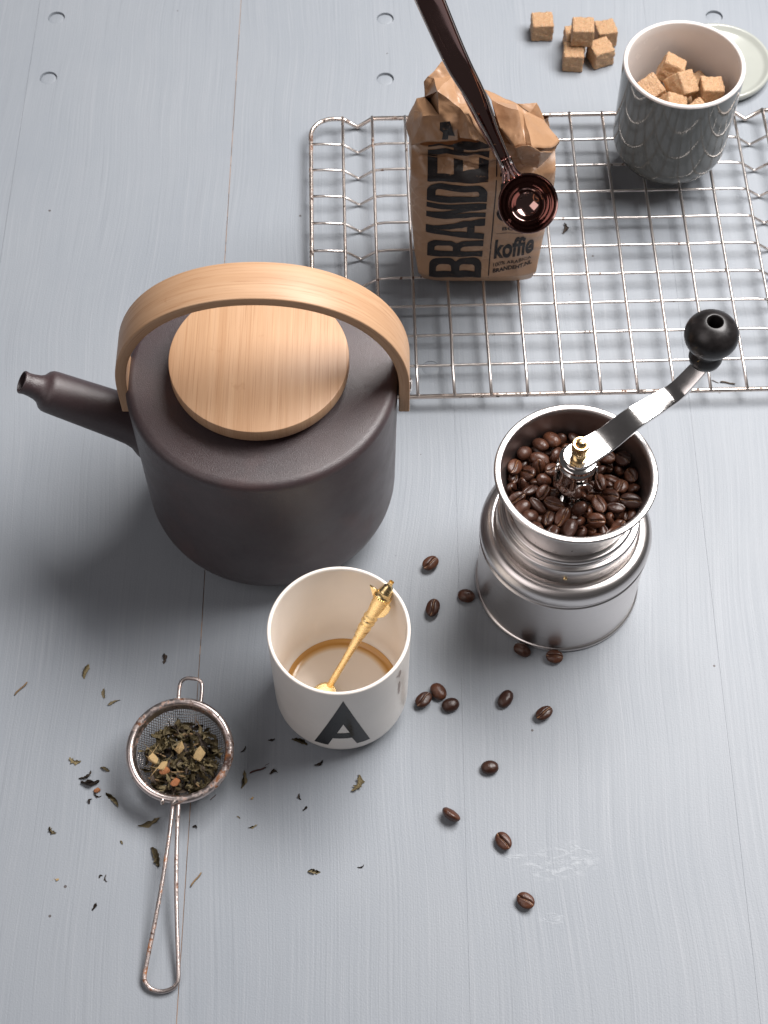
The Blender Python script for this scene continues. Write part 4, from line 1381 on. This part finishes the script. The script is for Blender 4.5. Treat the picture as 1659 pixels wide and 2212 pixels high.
# fluted neck between handle and bowl
bm = bmesh.new()
for k, dx in enumerate((-1.0, -0.35, 0.35, 1.0)):
    a = Vector((0.0749, 0.1560, 0.1531)) - BC
    b = Vector((0.0, 0.0, 0.0)) + (Vector((-0.0120, 0.0085, 0.0155)))
    b = b.normalized() * 0.0183
    t = (b - a).normalized()
    face = (nrm - t * nrm.dot(t)).normalized()
    side = t.cross(face)
    pth = [a + (a - b) * 0.4 + side * dx * 0.0030, a + side * dx * 0.0032 + face * 0.0004, (a + b) / 2 + side * dx * 0.0036, b + side * dx * 0.0058 - face * 0.001]
    tube_bm(smooth_path(pth, 4), [0.0008] + [0.0013] * 11 + [0.0009], 10, bm=bm)
obj('neck', mesh_from(bm, 'scoop_neck'), M['scoop'], scp)
# springy second jaw of the clip
jaw = [Vector((0.0470, 0.1790, 0.1900)), Vector((0.0535, 0.1720, 0.1800)), Vector((0.0615, 0.1610, 0.1710)), Vector((0.0690, 0.1560, 0.1590)), Vector((0.0745, 0.1525, 0.1490))]
jl = smooth_path([p - BC for p in jaw], 5)
obj('clip_jaw', mesh_from(tube_bm(jl, 0.0011, 8, sx=0.5), 'clip_jaw'), M['scoop'], scp)
for sgn, i in ((-1, 29), (1, 28)):
    i = min(i, len(cl_) - 2)
    t = (cl_[i + 1] - cl_[i - 1]).normalized()
    face = (nrm - t * nrm.dot(t)).normalized()
    side = t.cross(face)
    bm = bmesh.new()
    bmesh.ops.create_cube(bm, size=1)
    bmesh.ops.scale(bm, vec=(0.002, 0.0085, 0.003), verts=bm.verts)
    bmesh.ops.bevel(bm, geom=bm.edges[:], offset=0.0006, segments=2, affect='EDGES')
    bmesh.ops.transform(bm, matrix=Matrix.Translation(cl_[i] + side * sgn * (wl[i] + 0.0007) - face * 0.001) @ Matrix((side, t, face)).transposed().to_4x4(), verts=bm.verts)
    obj('hinge_lug', mesh_from(bm, 'hinge_lug', True, 40), M['scoop'], scp)

# ------------------------------------------------------------------ tea strainer
TS = Vector((-0.1176, -0.1743, 0.0236))
strn = thing('tea_strainer', 'small rusty wire mesh tea strainer full of tea leaves', 'strainer', TS, (R(8.6), 0, R(-1.9)))
RR = 0.0288
ringp = [(RR * math.cos(2 * PI * k / 96), RR * math.sin(2 * PI * k / 96), 0) for k in range(96)]
obj('rim', mesh_from(tube_bm(ringp, 0.0024, 12, True), 'rim'), M['strain'], strn)
obj('band', mesh_from(lathe_bm([(0.0276, 0.001), (0.0272, -0.002), (0.0262, -0.0046), (0.0258, -0.0046), (0.0266, -0.002), (0.0270, 0.001)], 96, closed=True), 'band', True, 50), M['strain'], strn)
DEP, RM = 0.0205, 0.0268
bm = bmesh.new()


def bowlz(r):
    q_ = min(1.0, r / RM)
    return -0.0035 - (DEP - 0.0035) * (1 - q_ ** 2.3) ** 0.72


NW = 44
for dirn in (0, 1):
    for k in range(NW):
        c = -RM + 2 * RM * (k + 0.5) / NW
        h = math.sqrt(max(0, RM * RM - c * c))
        if h < 0.003:
            continue
        seg = 26
        pth = []
        for j in range(seg + 1):
            s = -h + 2 * h * j / seg
            x, y = (c, s) if dirn == 0 else (s, c)
            pth.append((x, y, bowlz(math.hypot(x, y)) + (0.00012 if dirn else -0.00012)))
        tube_bm(pth, 0.00021, 4, bm=bm)
obj('mesh_bowl', mesh_from(bm, 'mesh_bowl'), M['mesh'], strn, kind='stuff')
hp = []
left = [(-0.0016, -0.0300), (-0.0017, -0.034), (-0.0023, -0.050), (-0.0040, -0.075), (-0.0066, -0.100), (-0.0090, -0.120), (-0.0096, -0.1265)]
arc = [(0.0095 * math.cos(R(a)), -0.1265 + 0.0078 * math.sin(R(a))) for a in (205, 235, 270, 305, 335)]
right = [(-x * 0.95, y) for x, y in reversed(left)]
hp = smooth_path([(x, y, -0.0012) for x, y in left + arc + right], 5)
obj('handle', mesh_from(tube_bm(hp, 0.00125, 8), 'strainer_handle'), M['strain'], strn)
hk = smooth_path([(-0.0030, 0.0285, 0.0006), (-0.0032, 0.034, 0.0008), (-0.0026, 0.0400, 0.0010), (0.0002, 0.0426, 0.0010), (0.0040, 0.0428, 0.0010), (0.0078, 0.0420, 0.0010), (0.0098, 0.0395, 0.0010), (0.0101, 0.033, 0.0008), (0.0098, 0.0265, 0.0006)], 5)
obj('hook', mesh_from(tube_bm(hk, 0.00115, 8), 'hook'), M['strain'], strn)
for x in (-0.0075, -0.0005):
    bm = bmesh.new()
    bmesh.ops.create_icosphere(bm, subdivisions=2, radius=0.0018)
    for v in bm.verts:
        v.co = Vector((v.co.x * 0.9, v.co.y * 1.2, v.co.z)) * (1 + 0.35 * noise.noise(v.co * 600 + Vector((x * 900, 0, 0))))
    obj('solder_blob', mesh_from(bm, 'solder_blob'), M['rackrust'], strn, (x, -0.0300, 0.0004))


# ------------------------------------------------------------------ tea leaves
def leaf_mesh(seed, curl=1.0):
    rnd = random.Random(seed)
    bm = bmesh.new()
    n, m = 11, 5
    cu = rnd.uniform(0.5, 1.5) * curl
    tw = rnd.uniform(-3.0, 3.0)
    bend = rnd.uniform(-1.5, 1.5)
    wmax = rnd.uniform(0.20, 0.34) * (0.5 + 0.5 * cu)
    rows_ = []
    for i in range(n):
        t = i / (n - 1)
        w = wmax * (math.sin(PI * min(1, max(0.06, t * 0.92 + 0.05))) ** 0.6) * rnd.uniform(0.45, 1.15)
        row = []
        for j in range(m):
            s = (j / (m - 1) - 0.5) * 2
            a = s * cu
            y = w * math.sin(a) / max(0.5, cu)
            z = w * (1 - math.cos(a)) / max(0.5, cu)
            ang = tw * (t - 0.5)
            y2, z2 = y * math.cos(ang) - z * math.sin(ang), y * math.sin(ang) + z * math.cos(ang)
            x = t - 0.5
            row.append(bm.verts.new((x + rnd.uniform(-0.02, 0.02), y2 + bend * (t - 0.5) ** 2, z2 + rnd.uniform(-0.012, 0.012) + 0.25 * abs(bend) * (t - 0.5) ** 2)))
        rows_.append(row)
    for a, b in zip(rows_[:-1], rows_[1:]):
        for j in range(m - 1):
            bm.faces.new((a[j], a[j + 1], b[j + 1], b[j]))
    bmesh.ops.solidify(bm, geom=bm.faces[:], thickness=0.035)
    me = mesh_from(bm, 'tea_leaf', True, 60)
    return me


def chunk_mesh(seed, flat=1.0):
    rnd = random.Random(seed)
    bm = bmesh.new()
    for k in range(14):
        p = Vector((rnd.gauss(0, 1), rnd.gauss(0, 1), rnd.gauss(0, 1))).normalized()
        bm.verts.new((p.x * 0.5 * rnd.uniform(0.8, 1.1), p.y * 0.38 * rnd.uniform(0.8, 1.1), p.z * 0.32 * flat))
    r = bmesh.ops.convex_hull(bm, input=bm.verts[:])
    bmesh.ops.delete(bm, geom=[g for g in r['geom_interior'] if isinstance(g, bmesh.types.BMVert)], context='VERTS')
    bmesh.ops.bevel(bm, geom=bm.edges[:], offset=0.035, segments=1, affect='EDGES')
    return mesh_from(bm, 'chunk', False)


def stick_mesh(seed):
    rnd = random.Random(seed)
    pth = [(t / 6 - 0.5, 0.03 * math.sin(t * rnd.uniform(0.6, 1.2)), 0.02 * math.sin(t * 1.3)) for t in range(7)]
    return mesh_from(tube_bm(pth, [0.055, 0.07, 0.065, 0.07, 0.062, 0.066, 0.05], 7, sx=0.75), 'stalk')


LEAVES = [leaf_mesh(s) for s in range(8)]
DARKS = [leaf_mesh(20 + s, 1.5) for s in range(4)]
for me in LEAVES:
    me.materials.append(M['leaf'])
for me in DARKS:
    me.materials.append(M['leafdark'])
CH = {'ginger': [chunk_mesh(3, 0.7), chunk_mesh(4, 0.6)], 'orange': [chunk_mesh(5), chunk_mesh(6)]}
for k_, ms in CH.items():
    for me in ms:
        me.materials.append(M[k_])
STK = [stick_mesh(1), stick_mesh(2), stick_mesh(3)]
STK[2].materials.append(M['leafdark'])
STK[0].materials.append(M['stick'])
STK[1].materials.append(M['redstem'])


def rest(o, gap=0.00005):
    bpy_m = o.rotation_euler.to_matrix() @ Matrix.Diagonal(o.scale)
    o.location.z = -min((bpy_m @ v.co).z for v in o.data.vertices) + gap


SC = [  # x, y, size (m), angle, kind, label
    (-0.1812, -0.1130, 0.0098, 82, 'L', 'long olive tea leaf folded double, alone behind the strainer hook'),
    (-0.1335, -0.1043, 0.0072, 95, 'D', 'dark bent tea leaf near the table joint by the teapot shadow'),
    (-0.2189, -0.1247, 0.0105, 50, 'S', 'pale tan tea stalk lying alone at the table side'),
    (-0.1690, -0.1278, 0.0066, 100, 'L', 'thin curved green tea sliver next to a broad flake'),
    (-0.1621, -0.1333, 0.0080, 25, 'L', 'broad crumpled green tea flake next to a thin sliver'),
    (-0.1823, -0.1720, 0.0074, -15, 'L', 'brown frayed tea leaf bit left of the strainer rim, above the others'),
    (-0.1639, -0.1764, 0.0062, -20, 'L', 'hooked olive tea leaf curl just left of the strainer'),
    (-0.1738, -0.1818, 0.0084, 38, 'D', 'dark twisted tea leaf forming the upper arm of a V'),
    (-0.1717, -0.1864, 0.0108, 8, 'D', 'long dark tea leaf forming the lower arm of a V'),
    (-0.1671, -0.1899, 0.0046, 10, 'O', 'small orange fruit bit among dark tea crumbs on the table'),
    (-0.1716, -0.1959, 0.0034, 60, 'D', 'tiny dark pointed tea flake below the orange fruit bit'),
    (-0.1673, -0.1933, 0.0050, -20, 'D', 'small dark tea crumb touching the orange fruit bit'),
    (-0.1575, -0.1950, 0.0118, -48, 'L', 'long olive tea leaf with a bent tip pointing to the strainer handle'),
    (-0.1915, -0.2148, 0.0058, -38, 'L', 'short olive tea leaf alone, away from the strainer'),
    (-0.1505, -0.2212, 0.0030, -50, 'L', 'tiny olive tea crumb beside the strainer handle neck'),
    (-0.1354, -0.2101, 0.0128, 22, 'L', 'long flat dark tea leaf right under the strainer rim'),
    (-0.1297, -0.2297, 0.0130, -64, 'L', 'large pointed olive tea leaf against the strainer handle wire'),
    (-0.1852, -0.2433, 0.0027, 10, 'G', 'tiny pale square root crumb alone on the table'),
    (-0.1610, -0.2409, 0.0025, 30, 'D', 'tiny round dark crumb of a close pair'),
    (-0.1582, -0.2428, 0.0042, -70, 'D', 'short dark sliver of a close pair of crumbs'),
    (-0.1065, -0.2433, 0.0098, 56, 'S', 'pale tan tea stalk beside the table joint and strainer handle'),
    (-0.1625, -0.2591, 0.0050, 66, 'D', 'thin dark tea sliver far down beside the strainer handle'),
    (-0.1086, -0.2114, 0.0030, -30, 'D', 'small dark tea crumb on the table joint under the strainer'),
    (-0.0755, -0.2120, 0.0056, 20, 'L', 'triangular olive tea flake on open table right of the strainer'),
    (-0.0840, -0.2060, 0.0025, -30, 'L', 'tiny olive crumb between the strainer and the triangular flake'),
    (-0.0767, -0.1945, 0.0025, 40, 'G', 'tiny pale root crumb between the strainer and the cup'),
    (-0.0994, -0.1939, 0.0046, 50, 'R', 'reddish crumb tucked at the strainer rim'),
    (-0.0823, -0.1643, 0.0048, 60, 'D', 'small dark curl beside the strainer rim, level with its middle'),
    (-0.0666, -0.1584, 0.0040, 15, 'D', 'small dark tea crumb in the shadow left of the white cup'),
    (-0.0741, -0.1772, 0.0098, 22, 'R', 'reddish brown bent stalk between the strainer and the cup'),
    (-0.0649, -0.1774, 0.0046, 5, 'D', 'short dark needle of tea at the end of the reddish stalk'),
    (-0.0815, -0.1830, 0.0110, 82, 'L', 'long upright olive tea leaf between strainer and reddish stalk'),
    (-0.0496, -0.1937, 0.0040, -70, 'D', 'small dark tea leaf bit in front of the cup, the farther of two'),
    (-0.0456, -0.2009, 0.0040, 50, 'D', 'small dark tea leaf bit in front of the cup, the nearer of two'),
    (-0.0688, -0.1734, 0.0026, 30, 'R', 'tiny round red crumb beside the reddish stalk'),
    (-0.0498, -0.1587, 0.0098, -20, 'L', 'large olive tea leaf half hidden under the cup foot'),
    (-0.0380, -0.1733, 0.0058, 40, 'D', 'dark curled tea leaf directly in front of the cup letter'),
    (-0.0142, -0.1858, 0.0110, 74, 'L', 'upright olive brown tea leaf alone in front of the cup'),
    (-0.0398, -0.2386, 0.0074, 0, 'L', 'thin level tea sliver on the open foreground table'),
    (-0.0128, -0.2361, 0.0040, 30, 'D', 'small dark tea crumb on the open foreground table'),
    (0.1298, 0.2359, 0.0092, 85, 'D', 'dark leaf crumb on the table under the rack, beside the bag'),
    (0.2230, 0.1023, 0.0050, -25, 'S2', 'short dark crumb under the rack edge near the knob'),
    (0.2313, 0.1011, 0.0100, -10, 'S2', 'long dark ragged crumb under the rack edge near the knob'),
]
for i, (x, y, sz, ang, kd, lab) in enumerate(SC):
    me = {'L': LEAVES[i % 8], 'D': DARKS[i % 4], 'S': STK[0], 'R': STK[1], 'S2': STK[2], 'O': CH['orange'][0], 'G': CH['ginger'][0]}[kd]
    nm, ct = {'L': ('tea_leaf', 'tea leaf'), 'D': ('tea_leaf', 'tea leaf'), 'S': ('tea_stalk', 'stalk'), 'S2': ('tea_leaf', 'tea leaf'), 'R': ('tea_stalk', 'stalk'), 'O': ('fruit_bit', 'fruit bit'), 'G': ('root_bit', 'root bit')}[kd]
    o = obj(nm, me, None, None, (x, y, 0), (R(random.uniform(-25, 25)), R(random.uniform(-5, 5)), R(ang)))
    o.scale = (sz, sz * 0.95, sz * 0.8)
    rest(o)
    tag(o, lab, ct, 'tea bits scattered on the table')
# heap in the strainer
SMX = Matrix.Translation(TS) @ Euler((R(8.6), 0, R(-1.9))).to_matrix().to_4x4()
rnd = random.Random(5)
for i in range(225):
    a = rnd.uniform(0, 2 * PI)
    d = 0.0222 * math.sqrt(rnd.random())
    x, y = d * math.cos(a) + 0.0008, d * math.sin(a) - 0.0032
    top = -0.0048 - 0.0030 * (d / 0.022) ** 2
    z = top - rnd.random() ** 1.6 * 0.0045
    z = max(z, bowlz(math.hypot(x, y)) + 0.0016)
    me = LEAVES[i % 8] if rnd.random() < 0.78 else DARKS[i % 4]
    if rnd.random() < 0.07:
        me = STK[0]
    sz = rnd.uniform(0.0065, 0.0115)
    e = Euler((rnd.uniform(0, 2 * PI), R(rnd.gauss(0, 22)), rnd.uniform(0, 2 * PI)))
    o = bpy.data.objects.new('tea_leaf' if me is not STK[0] else 'tea_stalk', me)
    COL.objects.link(o)
    o.matrix_world = SMX @ (Matrix.Translation((x, y, z)) @ e.to_matrix().to_4x4() @ Matrix.Diagonal((sz, sz * 1.1, sz, 1)))
    if me is STK[0]:
        tag(o, 'thin tan tea stalk among the leaves in the strainer', 'stalk', 'tea leaves heaped in the strainer')
    else:
        tag(o, 'olive green dried tea leaf heaped in the rusty mesh strainer' if me in LEAVES else 'blackish rolled tea leaf heaped in the rusty mesh strainer', 'tea leaf', 'tea leaves heaped in the strainer')
for k_, x, y, sz, ang, lab in (('ginger', 0.0000, 0.0022, 0.0078, 60, 'pale cream root flake in the middle of the strainer tea'), ('ginger', 0.0116, -0.0010, 0.0094, 75, 'largest pale root flake at the strainer tea heap side'),
                               ('ginger', -0.0155, -0.0045, 0.0078, -55, 'pale pointed root flake at the strainer edge by the wire'), ('ginger', -0.0095, -0.0088, 0.0072, 50, 'pale knobbly root bit touching an orange piece in the strainer'),
                               ('orange', -0.0080, -0.0118, 0.0058, 10, 'orange fruit bit touching the knobbly root bit in the strainer'), ('orange', -0.0012, -0.0182, 0.0056, 30, 'orange fruit bit at the strainer front near the handle')):
    me = CH[k_][0 if x < 0 else 1]
    o = bpy.data.objects.new('root_bit' if k_ == 'ginger' else 'fruit_bit', me)
    COL.objects.link(o)
    o.matrix_world = SMX @ (Matrix.Translation((x, y, -0.0028)) @ Euler((R(rnd.uniform(-20, 20)), R(rnd.uniform(-20, 20)), R(ang))).to_matrix().to_4x4() @ Matrix.Diagonal((sz * 1.25, sz * 1.2, sz * 0.8, 1)))
    tag(o, lab, 'root bit' if k_ == 'ginger' else 'fruit bit', 'bits on top of the strainer tea')
